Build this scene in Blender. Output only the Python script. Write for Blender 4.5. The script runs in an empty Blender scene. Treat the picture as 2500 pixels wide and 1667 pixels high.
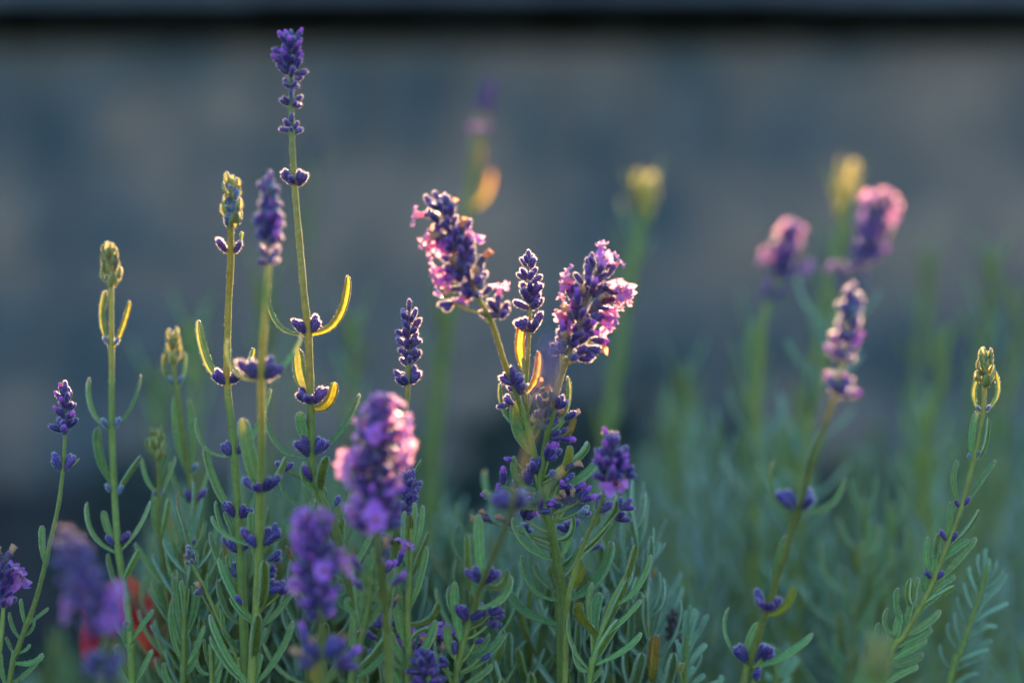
import bpy, math, random
from mathutils import Vector, Matrix
random.seed(7)
SC = bpy.context.scene
COL = SC.collection
R = math.radians

# ------------------------------------------------------------------ camera, sky, sun, exposure
CZ = 0.45                       # camera height above the bed (m)
LENS, SENS = 85.0, 36.0
K = SENS / LENS
cam_d = bpy.data.cameras.new('camera'); cam = bpy.data.objects.new('camera', cam_d); COL.objects.link(cam)
cam.location = (0, 0, CZ); cam.rotation_euler = (R(90), 0, 0)
cam_d.lens = LENS; cam_d.sensor_width = SENS; cam_d.sensor_fit = 'HORIZONTAL'
cam_d.clip_start = 0.05; cam_d.clip_end = 2000
cam_d.dof.use_dof = True; cam_d.dof.focus_distance = 1.0; cam_d.dof.aperture_fstop = 2.8
SC.camera = cam

SUN_EL, SUN_AZ = R(14.0), R(4.0)      # low sun behind the wall, seen from the camera
world = bpy.data.worlds.new('World'); SC.world = world; world.use_nodes = True
nt = world.node_tree; nt.nodes.clear()
out = nt.nodes.new('ShaderNodeOutputWorld'); bg = nt.nodes.new('ShaderNodeBackground'); sky = nt.nodes.new('ShaderNodeTexSky')
sky.sky_type = 'NISHITA'; sky.sun_disc = False; sky.sun_elevation = SUN_EL; sky.sun_rotation = SUN_AZ
sky.air_density = 1.0; sky.dust_density = 0.3; sky.ozone_density = 3.0
bg.inputs['Strength'].default_value = 0.105
nt.links.new(sky.outputs[0], bg.inputs[0]); nt.links.new(bg.outputs[0], out.inputs[0])
sl = bpy.data.lights.new('sun', 'SUN'); sl.energy = 5.0; sl.angle = R(0.53); sl.color = (1.0, 0.66, 0.36)
sun = bpy.data.objects.new('sun', sl); COL.objects.link(sun); sun.location = (0, 8, 4)
to_sun = Vector((math.sin(SUN_AZ)*math.cos(SUN_EL), math.cos(SUN_AZ)*math.cos(SUN_EL), math.sin(SUN_EL)))
sun.rotation_euler = to_sun.to_track_quat('Z', 'Y').to_euler()
SC.view_settings.view_transform = 'Standard'; SC.view_settings.look = 'None'
SC.view_settings.exposure = 2.72; SC.view_settings.gamma = 1.0
SC.render.engine = 'CYCLES'
SC.cycles.use_denoising = True
SC.cycles.max_bounces = 8; SC.cycles.transmission_bounces = 6; SC.cycles.diffuse_bounces = 4

# ------------------------------------------------------------------ materials
MATS = {}
def new_mat(name):
    m = bpy.data.materials.new(name); m.use_nodes = True; m.node_tree.nodes.clear(); MATS[name] = m
    return m, m.node_tree.nodes, m.node_tree.links
def ramp(N, stops):
    r = N.new('ShaderNodeValToRGB'); e = r.color_ramp.elements
    while len(e) < len(stops): e.new(0.5)
    for el, (p, c) in zip(e, stops): el.position = p; el.color = (*c, 1)
    return r
def plant_mat(name, lo, hi, trans, tfac, rough=0.6, sheen=0.0, sheen_col=(1,1,1), under=None, noise=900.0, spec=0.25, tcol2=None, bump=0.0, frost=None, tipc=None):
    """diffuse/translucent plant tissue; colour runs along the organ (attribute t) with fine mottling"""
    m, N, L = new_mat(name)
    o = N.new('ShaderNodeOutputMaterial')
    at = N.new('ShaderNodeAttribute'); at.attribute_name = 'tone'
    sp = N.new('ShaderNodeSeparateColor'); L.new(at.outputs['Color'], sp.inputs[0])
    rp = ramp(N, [(0.0, lo), (1.0, hi)] if not tipc else [(0.0, lo), (0.88, hi), (1.0, tipc)]); L.new(sp.outputs[0], rp.inputs[0])
    tc = N.new('ShaderNodeNewGeometry')
    ns = N.new('ShaderNodeTexNoise'); ns.inputs['Scale'].default_value = noise; ns.inputs['Detail'].default_value = 2
    L.new(tc.outputs['Position'], ns.inputs['Vector'])
    col = rp.outputs[0]
    if frost:
        fx = N.new('ShaderNodeMix'); fx.data_type = 'RGBA'; fm = N.new('ShaderNodeMath'); fm.operation = 'MULTIPLY'
        L.new(sp.outputs[2], fm.inputs[0]); fm.inputs[1].default_value = 0.55; L.new(fm.outputs[0], fx.inputs[0]); L.new(col, fx.inputs[6]); fx.inputs[7].default_value = (*frost, 1); col = fx.outputs[2]
    if under:
        mx = N.new('ShaderNodeMix'); mx.data_type = 'RGBA'
        L.new(tc.outputs['Backfacing'], mx.inputs[0]); L.new(col, mx.inputs[6]); mx.inputs[7].default_value = (*under, 1)
        col = mx.outputs[2]
    hs = N.new('ShaderNodeHueSaturation'); L.new(col, hs.inputs['Color'])
    oi = N.new('ShaderNodeObjectInfo')
    a = N.new('ShaderNodeMath'); a.operation = 'MULTIPLY_ADD'; L.new(ns.outputs[0], a.inputs[0]); a.inputs[1].default_value = 0.7; a.inputs[2].default_value = 0.5
    b = N.new('ShaderNodeMath'); b.operation = 'MULTIPLY_ADD'; L.new(oi.outputs['Random'], b.inputs[0]); b.inputs[1].default_value = 0.6; b.inputs[2].default_value = -0.14
    c = N.new('ShaderNodeMath'); c.operation = 'ADD'; L.new(a.outputs[0], c.inputs[0]); L.new(b.outputs[0], c.inputs[1])
    L.new(c.outputs[0], hs.inputs['Value'])
    h = N.new('ShaderNodeMath'); h.operation = 'MULTIPLY_ADD'; L.new(sp.outputs[1], h.inputs[0]); h.inputs[1].default_value = 0.05; h.inputs[2].default_value = 0.475
    L.new(h.outputs[0], hs.inputs['Hue'])
    pb = N.new('ShaderNodeBsdfPrincipled'); L.new(hs.outputs[0], pb.inputs['Base Color'])
    pb.inputs['Roughness'].default_value = rough; pb.inputs['Specular IOR Level'].default_value = spec
    pb.inputs['Sheen Weight'].default_value = sheen; pb.inputs['Sheen Roughness'].default_value = 0.45
    pb.inputs['Sheen Tint'].default_value = (*sheen_col, 1)
    if bump:
        bm = N.new('ShaderNodeBump'); bm.inputs['Strength'].default_value = bump; bm.inputs['Distance'].default_value = 0.0003
        L.new(ns.outputs[0], bm.inputs['Height']); L.new(bm.outputs[0], pb.inputs['Normal'])
    tb = N.new('ShaderNodeBsdfTranslucent')
    if tcol2:
        r2 = ramp(N, [(0.0, trans), (1.0, tcol2)])
    else:
        r2 = ramp(N, [(0.0, trans), (1.0, trans)])
    L.new(sp.outputs[0], r2.inputs[0])
    n3 = N.new('ShaderNodeTexNoise'); n3.inputs['Scale'].default_value = 420; n3.inputs['Detail'].default_value = 4; L.new(tc.outputs['Position'], n3.inputs['Vector'])
    v1 = N.new('ShaderNodeMath'); v1.operation = 'MULTIPLY_ADD'; L.new(n3.outputs[0], v1.inputs[0]); v1.inputs[1].default_value = 1.7; v1.inputs[2].default_value = 0.15
    v2 = N.new('ShaderNodeMath'); v2.operation = 'MULTIPLY_ADD'; L.new(sp.outputs[2], v2.inputs[0]); v2.inputs[1].default_value = -0.35; L.new(v1.outputs[0], v2.inputs[2])
    h2 = N.new('ShaderNodeHueSaturation'); L.new(r2.outputs[0], h2.inputs['Color']); L.new(v2.outputs[0], h2.inputs['Value']); L.new(h2.outputs[0], tb.inputs[0])
    ms = N.new('ShaderNodeMixShader'); ms.inputs[0].default_value = tfac
    L.new(pb.outputs[0], ms.inputs[1]); L.new(tb.outputs[0], ms.inputs[2]); L.new(ms.outputs[0], o.inputs[0])
    return m
FROST = (0.75, 0.9, 0.85)
plant_mat('leaf', (0.095,0.205,0.042), (0.10,0.21,0.062), (0.50,0.44,0.05), 0.22, 0.6, 0.22, FROST, under=(0.13,0.17,0.03), bump=0.25, frost=(0.30,0.42,0.24), tipc=(0.22,0.22,0.10))
plant_mat('leaf_silver', (0.09,0.20,0.10), (0.15,0.285,0.17), (0.30,0.42,0.12), 0.22, 0.65, 0.25, FROST, under=(0.12,0.18,0.07), frost=(0.36,0.46,0.34))
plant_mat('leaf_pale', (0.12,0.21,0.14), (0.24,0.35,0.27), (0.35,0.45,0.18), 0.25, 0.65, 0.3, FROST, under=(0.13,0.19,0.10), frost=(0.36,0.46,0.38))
plant_mat('leaf_old_sunlit', (0.22,0.24,0.03), (0.32,0.16,0.06), (0.75,0.58,0.03), 0.45, 0.6, 0.25, (1,.85,.6), under=(0.25,0.22,0.03), tcol2=(0.72,0.33,0.09))  # ageing yellow-brown, also painted on leaves for an orange sun glow
plant_mat('leaf_under', (0.15,0.17,0.025), (0.15,0.16,0.03), (0.58,0.46,0.035), 0.33, 0.6, 0.25, FROST, under=(0.16,0.18,0.02))
plant_mat('stalk', (0.15,0.205,0.045), (0.17,0.22,0.05), (0.75,0.55,0.12), 0.2, 0.55, 0.12, (.9,1,.8), bump=0.3, noise=160)
plant_mat('bud_violet', (0.045,0.05,0.085), (0.06,0.014,0.19), (0.42,0.10,0.48), 0.14, 0.4, 0.2, (0.5,0.45,1.0), spec=0.4, tcol2=(0.62,0.16,0.5), noise=1500, bump=0.35)
plant_mat('bud_blue', (0.10,0.15,0.10), (0.06,0.07,0.30), (0.4,0.35,0.3), 0.16, 0.55, 0.6, (0.65,0.85,1.0), spec=0.4, noise=1500, bump=0.3)
plant_mat('bud_grey', (0.09,0.09,0.09), (0.07,0.05,0.12), (0.3,0.2,0.2), 0.15, 0.7, 0.4, (0.8,0.8,1.0), noise=1500)
plant_mat('petal', (0.21,0.04,0.40), (0.37,0.11,0.62), (1.0,0.52,0.58), 0.5, 0.4, 0.3, (1,.8,1), spec=0.3, noise=700)
plant_mat('petal_bud', (0.20,0.05,0.36), (0.38,0.12,0.58), (0.9,0.3,0.6), 0.35, 0.5, 0.3, (1,.8,1), noise=900)
plant_mat('petal_dry', (0.30,0.16,0.11), (0.42,0.24,0.17), (0.85,0.45,0.25), 0.35, 0.8, noise=1200)
plant_mat('throat', (0.10,0.015,0.03), (0.10,0.015,0.03), (0.2,0.02,0.05), 0.1, 0.6)
plant_mat('bract', (0.20,0.24,0.05), (0.30,0.31,0.11), (0.62,0.52,0.22), 0.3, 0.6, 0.3, (1,1,.8), noise=800)
plant_mat('calyx_green', (0.14,0.17,0.06), (0.09,0.06,0.12), (0.6,0.4,0.2), 0.2, 0.6, 0.3, (.8,.9,1))
plant_mat('red_petal', (0.55,0.02,0.02), (0.75,0.04,0.05), (0.9,0.05,0.05), 0.35, 0.5)
plant_mat('seed_brown', (0.06,0.045,0.045), (0.10,0.075,0.075), (0.2,0.15,0.1), 0.08, 0.9)
# the pale hairs that cover stems, leaves and calyces
m, N, L = new_mat('fuzz')
o = N.new('ShaderNodeOutputMaterial'); d = N.new('ShaderNodeBsdfDiffuse'); t = N.new('ShaderNodeBsdfTranslucent'); ms = N.new('ShaderNodeMixShader')
d.inputs[0].default_value = (0.5,0.56,0.5,1); t.inputs[0].default_value = (1.0,0.93,0.82,1); ms.inputs[0].default_value = 0.7
L.new(d.outputs[0], ms.inputs[1]); L.new(t.outputs[0], ms.inputs[2]); L.new(ms.outputs[0], o.inputs[0])
m, N, L = new_mat('fuzz_violet')
o = N.new('ShaderNodeOutputMaterial'); d = N.new('ShaderNodeBsdfDiffuse'); t = N.new('ShaderNodeBsdfTranslucent'); ms = N.new('ShaderNodeMixShader')
d.inputs[0].default_value = (0.065,0.035,0.26,1); t.inputs[0].default_value = (1.0,0.84,0.84,1); ms.inputs[0].default_value = 0.72
L.new(d.outputs[0], ms.inputs[1]); L.new(t.outputs[0], ms.inputs[2]); L.new(ms.outputs[0], o.inputs[0])

def rock_mat(name, cols, scale, rough=0.85, bump=0.5, dist=0.004):
    m, N, L = new_mat(name)
    o = N.new('ShaderNodeOutputMaterial'); pb = N.new('ShaderNodeBsdfPrincipled'); g = N.new('ShaderNodeNewGeometry')
    n1 = N.new('ShaderNodeTexNoise'); n1.inputs['Scale'].default_value = scale; n1.inputs['Detail'].default_value = 6
    n2 = N.new('ShaderNodeTexNoise'); n2.inputs['Scale'].default_value = scale*9; n2.inputs['Detail'].default_value = 4
    L.new(g.outputs['Position'], n1.inputs['Vector']); L.new(g.outputs['Position'], n2.inputs['Vector'])
    oi = N.new('ShaderNodeObjectInfo')
    a = N.new('ShaderNodeMath'); a.operation = 'MULTIPLY_ADD'; L.new(oi.outputs['Random'], a.inputs[0]); a.inputs[1].default_value = 0.11; L.new(n1.outputs[0], a.inputs[2])
    b = N.new('ShaderNodeMath'); b.operation = 'SUBTRACT'; L.new(a.outputs[0], b.inputs[0]); b.inputs[1].default_value = 0.055
    r = ramp(N, cols); L.new(b.outputs[0], r.inputs[0])
    mx = N.new('ShaderNodeMix'); mx.data_type = 'RGBA'; mx.blend_type = 'MULTIPLY'; mx.inputs[0].default_value = 0.5
    r2 = ramp(N, [(0.3,(0.55,0.55,0.55)),(0.7,(1.15,1.15,1.15))]); L.new(n2.outputs[0], r2.inputs[0])
    L.new(r.outputs[0], mx.inputs[6]); L.new(r2.outputs[0], mx.inputs[7]); L.new(mx.outputs[2], pb.inputs['Base Color'])
    pb.inputs['Roughness'].default_value = rough; pb.inputs['Specular IOR Level'].default_value = 0.25
    bm = N.new('ShaderNodeBump'); bm.inputs['Strength'].default_value = bump; bm.inputs['Distance'].default_value = dist
    L.new(n2.outputs[0], bm.inputs['Height']); L.new(bm.outputs[0], pb.inputs['Normal']); L.new(pb.outputs[0], o.inputs[0])
rock_mat('stone', [(0.35,(0.045,0.066,0.075)),(0.46,(0.08,0.092,0.096)),(0.55,(0.135,0.118,0.106)),(0.64,(0.215,0.16,0.128))], 6.0)
rock_mat('mortar', [(0.35,(0.045,0.066,0.075)),(0.64,(0.17,0.135,0.115))], 6.0)
rock_mat('coping', [(0.3,(0.06,0.075,0.09)),(0.7,(0.13,0.14,0.15))], 9.0)
rock_mat('shade_joint', [(0.3,(0.025,0.032,0.028)),(0.7,(0.05,0.055,0.045))], 40.0)  # joint coloured near black for the deep shade under the coping
rock_mat('soil', [(0.3,(0.018,0.018,0.018)),(0.7,(0.05,0.045,0.042))], 12.0, 0.95, 0.8, 0.01)

# ------------------------------------------------------------------ mesh builder
class MB:
    def __init__(s): s.v = []; s.f = []; s.m = []; s.t = []; s.slots = []; s.rnd = random.random()
    def slot(s, name):
        if name not in s.slots: s.slots.append(name)
        return s.slots.index(name)
    def vert(s, p, t, e=0.0): s.v.append((p[0], p[1], p[2])); s.t.append((t, s.rnd, e)); return len(s.v) - 1
    def face(s, idx, k): s.f.append(idx); s.m.append(k)
    def grid(s, rows, k, closed=False, ts=None, es=None):
        n = len(rows[0]); ids = []
        for i, r in enumerate(rows):
            t = ts[i] if ts else i / max(1, len(rows) - 1)
            ids.append([s.vert(p, t, es[j] if es else 0.0) for j, p in enumerate(r)])
        for i in range(len(rows) - 1):
            for j in range(n if closed else n - 1):
                j2 = (j + 1) % n
                s.face((ids[i][j], ids[i][j2], ids[i+1][j2], ids[i+1][j]), k)
        return ids
    def hair(s, p, d, ln, w, k):
        side = d.cross(Vector((random.uniform(-1,1), random.uniform(-1,1), random.uniform(-1,1))))
        if side.length < 1e-6: return
        side = side.normalized() * w
        a = s.vert(p - side, 0.5); b = s.vert(p + side, 0.5); c = s.vert(p + d * ln, 1.0)
        s.face((a, b, c), k)
    def mesh(s, name):
        me = bpy.data.meshes.new(name); me.from_pydata(s.v, [], s.f)
        for n in s.slots: me.materials.append(MATS[n])
        me.polygons.foreach_set('material_index', s.m); me.polygons.foreach_set('use_smooth', [True] * len(s.f))
        at = me.attributes.new('tone', 'FLOAT_COLOR', 'POINT')
        buf = []
        for t, r, e in s.t: buf += (t, r, e, 1.0)
        at.data.foreach_set('color', buf); me.update()
        return me

def spline(pts, n=6):
    P_ = [Vector(p) for p in pts]
    if len(P_) == 2: return [P_[0].lerp(P_[1], i / n) for i in range(n + 1)]
    P_ = [P_[0] * 2 - P_[1]] + P_ + [P_[-1] * 2 - P_[-2]]
    res = []
    for i in range(1, len(P_) - 2):
        a, b, c, d = P_[i-1:i+3]
        for k in range(n):
            u = k / n
            res.append(0.5 * ((2*b) + (c - a)*u + (2*a - 5*b + 4*c - d)*u*u + (3*b - a - 3*c + d)*u**3))
    res.append(P_[-2]); return res
def frame(T, ref=Vector((0.3, -1, 0.05))):
    X = (ref - T * ref.dot(T))
    if X.length < 1e-6: X = Vector((1, 0, 0)).cross(T)
    X.normalize(); return X, T.cross(X)
def tube(mb, pts, radii, mat, seg=8, ridge=0.0, hairs=0, hl=0.0004, zmin=-1, fz='fuzz'):
    k = mb.slot(mat); rows = []; ts = []
    L = len(pts)
    for i, p in enumerate(pts):
        T = (pts[min(i+1, L-1)] - pts[max(i-1, 0)]).normalized(); X, Y = frame(T)
        r = radii[i] if isinstance(radii, list) else radii
        rows.append([p + (X * math.cos(2*math.pi*j/seg) + Y * math.sin(2*math.pi*j/seg)) * r * (1 - (ridge if j % 2 else 0)) for j in range(seg)])
        ts.append(i / (L - 1))
    mb.grid(rows, k, True, ts)
    c = mb.vert(pts[-1] + (pts[-1] - pts[-2]).normalized() * (radii[-1] if isinstance(radii, list) else radii) * 0.5, 1)
    n = len(mb.v) - 1
    for j in range(seg): mb.face((n - seg + j, n - seg + (j + 1) % seg, n), k)
    if hairs:
        f = mb.slot(fz)
        for i in range(L - 1):
            if pts[i].z < zmin: continue
            ln = (pts[i+1] - pts[i]).length
            for _ in range(int(ln * 1000 * hairs + random.random())):
                j = random.randrange(seg); u = random.random(); v = random.random()
                q = rows[i][j].lerp(rows[i][(j+1) % seg], v).lerp(rows[i+1][j].lerp(rows[i+1][(j+1) % seg], v), u)
                d = (q - pts[i].lerp(pts[i+1], u)).normalized()
                mb.hair(q, (d + Vector((random.gauss(0,.35), random.gauss(0,.35), random.gauss(0,.35)))).normalized(), hl * random.uniform(.6, 1.3), 0.000042, f)

SECT = [(-.50,-.50),(-.90,-.46),(-1.02,-.12),(-.74,.26),(-.32,.16),(0,-.26),(.32,.16),(.74,.26),(1.02,-.12),(.90,-.46),(.50,-.50)]
SECT_LO = [(-.8,-.45),(-1,0),(-.5,.15),(0,-.08),(.5,.15),(1,0),(.8,-.45)]
LS = [0, .07, .16, .27, .39, .51, .63, .74, .83, .90, .955, .985, 1.0]
LS_LO = [0, .15, .35, .6, .82, .95, 1.0]
def leaf_geo(mb, base, mid, tip, w, nrm, mat='leaf', lo=False, hairs=1.0, pet=0.45, tipk=0.84, fz='fuzz'):
    base, mid, tip, nrm = Vector(base), Vector(mid), Vector(tip), Vector(nrm)
    c = mid * 2 - (base + tip) * 0.5
    k = mb.slot(mat); S = LS_LO if lo else LS; sec = SECT_LO if lo else SECT
    rows = []; cen = []
    for s in S:
        p = base * (1-s)**2 + c * 2*s*(1-s) + tip * s*s
        T = ((c - base) * (1-s) + (tip - c) * s).normalized()
        Nn = nrm - T * nrm.dot(T)
        if Nn.length < 1e-5: Nn = Vector((0,0,1)).cross(T)
        Nn.normalize(); B = T.cross(Nn)
        g = min(1.0, pet + (1 - pet) * (s / 0.4)); g = g * (1.0 - 0.10 * abs(s - .5))
        if s > tipk: g *= max(0.06, math.sqrt(max(0, 1 - ((s - tipk) / (1 - tipk))**2)))
        hw = w * 0.5 * g
        rows.append([p + B * (b * hw) + Nn * (h * hw) for b, h in sec]); cen.append(p)
    mb.grid(rows, k, False, S, [1.0 if abs(b) > .85 else (.75 if b == 0 else 0.0) for b, h in sec])
    if hairs:
        f = mb.slot(fz); ln = (tip - base).length
        for _ in range(int(hairs * ln * w * 1e6 * 3.6)):
            i = random.randrange(len(S) - 1); j = random.randrange(len(sec) - 1); u = random.random(); v = random.random()
            q = rows[i][j].lerp(rows[i][j+1], v).lerp(rows[i+1][j].lerp(rows[i+1][j+1], v), u)
            d = q - cen[i].lerp(cen[i+1], u) + nrm * 0.0004
            if d.length < 1e-7: continue
            d = (d.normalized() + Vector((random.gauss(0,.4), random.gauss(0,.4), random.gauss(0,.4)))).normalized()
            mb.hair(q, d, 0.0005 * random.uniform(.5, 1.4), 0.000042, f)

# ------------------------------------------------------------------ shared small meshes: buds, florets, bracts, leaves
def bud_geo(mb, mat, Lb=0.0056, r=0.00135, seg=10, hairs=210, M=Matrix(), fz='fuzz_violet', open_=False, bend=0.0):
    prof = [(0,.32),(.10,.7),(.28,.93),(.5,1.0),(.7,.98),(.85,.80),(.95,.5),(1.0,.12)]
    if open_: prof = [(0,.32),(.10,.7),(.3,.95),(.6,1.0),(.85,.95),(1.0,1.0),(.97,.6)]
    k = mb.slot(mat); rows = []; ts = []
    for z, g in prof:
        off = bend * z * z
        rows.append([M @ Vector((r*g*math.cos(2*math.pi*j/seg)*(1 - .13*(j % 2)) + off, r*g*math.sin(2*math.pi*j/seg)*(1 - .13*(j % 2)), z*Lb)) for j in range(seg)])
        ts.append(z)
    mb.grid(rows, k, True, ts)
    if hairs:
        f = mb.slot(fz); c0 = M @ Vector((0,0,Lb*.5))
        for _ in range(hairs):
            i = random.randrange(len(prof) - 1); j = random.randrange(seg); u = random.random(); v = random.random()
            q = rows[i][j].lerp(rows[i][(j+1) % seg], v).lerp(rows[i+1][j].lerp(rows[i+1][(j+1) % seg], v), u)
            ax = M @ Vector((bend*prof[i][0]**2, 0, Lb * prof[i][0] * .85)); d = (q - ax)
            if d.length < 1e-7: continue
            d = (d.normalized() + Vector((random.gauss(0,.3), random.gauss(0,.3), random.gauss(0,.3)))).normalized()
            mb.hair(q, d, 0.0008 * random.uniform(.5, 1.3), 0.000055, f)
def corolla_geo(mb, mat, z0, Lt, span, M=Matrix(), droop=0.0):
    k = mb.slot(mat); seg = 10
    prof = [(0,.0008),(.35,.0009),(.7,.0012),(1.0,.0016)]
    mb.grid([[M @ Vector((r*math.cos(2*math.pi*j/seg), r*math.sin(2*math.pi*j/seg), z0 + Lt*z)) for j in range(seg)] for z, r in prof], k, True, [0,.2,.5,.6])
    th = mb.slot('throat'); zt = z0 + Lt*0.96
    ids = [mb.vert(M @ Vector((.00075*math.cos(2*math.pi*j/6), .00075*math.sin(2*math.pi*j/6), zt)), 0) for j in range(6)]
    mb.face(tuple(ids), th)
    for a, ln, wd, up in ((62, 1.15, 1.15, .35), (118, 1.15, 1.15, .35), (190, .85, .9, -.25), (270, .95, 1.0, -.4), (350, .85, .9, -.25)):
        a = R(a + random.uniform(-16, 16)); ln *= random.uniform(.8, 1.25); dr = Vector((math.cos(a), math.sin(a), 0)); sd = Vector((-math.sin(a), math.cos(a), 0))
        rows = []
        curl = random.uniform(-.2, .35) + up
        for i in range(5):
            u = i / 4; rr = .0013 + span * ln * u; zz = z0 + Lt + span * (curl * u * u + droop * u + .12 * math.sin(3*u + a))
            hw = .0008 + span * .37 * wd * math.sin(min(1, u * 1.15 + .12) * math.pi * .62) * (1 if u < .95 else .62)
            rows.append([M @ (dr * (rr - (.12 * span if (i == 4 and v in (-1, 1)) else 0)) + sd * (hw * v) + Vector((0, 0, zz + span * .3 * math.sin(4*v + 5*u + 3*a) * u))) for v in (-1, -.5, 0, .5, 1)])
        mb.grid(rows, k, False, [.5, .65, .8, .92, 1.0])
def dry_geo(mb, M=Matrix()):
    bud_geo(mb, 'bud_grey', hairs=60, M=M, open_=True)
    k = mb.slot('petal_dry'); seg = 7; rows = []
    for i in range(6):
        u = i / 5; rows.append([M @ Vector(((.0008 + .0008*u*random.uniform(.3, 1.4)) * math.cos(2*math.pi*j/seg) + .0012*u*u, (.0008 + .0008*u*random.uniform(.3, 1.4)) * math.sin(2*math.pi*j/seg), .0045 + .0042*u + random.uniform(-.0002,.0003))) for j in range(seg)])
    mb.grid(rows, k, True)
def make(fn, name):
    mb = MB(); fn(mb); return mb.mesh(name)
LIB = {}
LIB['bud_violet'] = [make(lambda mb, i=i: bud_geo(mb, 'bud_violet', random.uniform(.0050,.0068), random.uniform(.0012,.00152), bend=random.uniform(-.0006,.0006)), 'bud') for i in range(6)]
def tipped(mb):
    bud_geo(mb, 'bud_violet', .0056, .0014, open_=True)
    M = Matrix.Translation((0,0,.0046)); bud_geo(mb, 'petal_bud', random.uniform(.003,.0045), random.uniform(.0010,.0013), 8, 0, M)
LIB['bud_tipped'] = [make(tipped, 'bud') for i in range(3)]
LIB['bud_blue'] = [make(lambda mb: bud_geo(mb, 'bud_blue', random.uniform(.004,.005), random.uniform(.0011,.0013), fz='fuzz'), 'bud') for i in range(3)]
LIB['bud_grey'] = [make(lambda mb: bud_geo(mb, 'bud_grey', .0048, .0013, fz='fuzz'), 'bud') for i in range(2)]
LIB['seed'] = [make(lambda mb: bud_geo(mb, 'seed_brown', .005, .0014, 8, 40, open_=True, fz='fuzz'), 'seed_case') for i in range(2)]
def floret_geo(mb, M=Matrix()):
    bud_geo(mb, 'bud_violet', .0055, .00125, open_=True, M=M)
    corolla_geo(mb, 'petal', .0035, random.uniform(.0055,.0068), random.uniform(.0030,.0037), M)
LIB['floret'] = [make(floret_geo, 'floret') for i in range(5)]
LIB['dry'] = [make(dry_geo, 'dry_floret') for i in range(3)]
def bract_geo(mb): leaf_geo(mb, (0,0,0), (0,-.0006,.0028), (0,.0004,.0058), .0042, (0,1,0.1), 'bract', hairs=1.4, pet=.6, tipk=.45)
LIB['bract'] = [make(bract_geo, 'bract') for i in range(3)]
def libleaf(mat, lo, hs):
    ln = random.uniform(.021,.03); cv = random.uniform(.001,.0045); w = random.uniform(.0028,.0042)
    return make(lambda mb: leaf_geo(mb, (0,0,0), (0,-cv,ln*.5), (random.uniform(-.002,.002),cv*random.uniform(-1.2,.7),ln), w, (0,1,0.15), mat, lo, hs), 'leaf')
LIB['leaf'] = [libleaf('leaf', False, .8) for i in range(10)]
LIB['leaf_silver'] = [libleaf('leaf_silver', False, .8) for i in range(10)]
LIB['leaf_old_sunlit'] = [libleaf('leaf_old_sunlit', False, .5) for i in range(3)]
LIB['leaf_bg'] = [libleaf('leaf_silver', True, 0) for i in range(4)]

# ------------------------------------------------------------------ object helpers
def link(name, data, parent=None, M=None):
    o = bpy.data.objects.new(name, data); COL.objects.link(o)
    if parent: o.parent = parent
    if M is not None: o.matrix_basis = M
    return o
def tag(o, label, cat, group=None):
    o['label'] = label; o['category'] = cat
    if group: o['group'] = group
def orient(pos, d, s=1.0, roll=None, face=None):
    d = Vector(d).normalized()
    if face is not None:
        y = Vector(face) - d * d.dot(Vector(face)); y.normalize()
    else:
        y = frame(d)[0]
        a = random.uniform(0, 6.283) if roll is None else roll
        y = Matrix.Rotation(a, 3, d) @ y
    x = y.cross(d)
    M = Matrix((x, y, d)).transposed().to_4x4()
    return Matrix.Translation(pos) @ M @ Matrix.Scale(s, 4)
def piece(kind, pos, d, parent, root, s=1.0, face=None):
    nm = {'bud_violet':'bud','bud_blue':'bud','bud_tipped':'bud','bud_grey':'bud','floret':'floret','dry':'dry_floret','seed':'seed_case','bract':'bract'}.get(kind, 'leaf')
    return link(nm, random.choice(LIB[kind]), parent, orient(Vector(pos) - root.location, d, s, face=face))
def px(n, d=1.0): return n * K / 2352 * d
def P(x, y, d=1.0): return Vector(((x - 1176) * K / 2352 * d, d, CZ - (y - 784) * K / 2352 * d))

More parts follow.
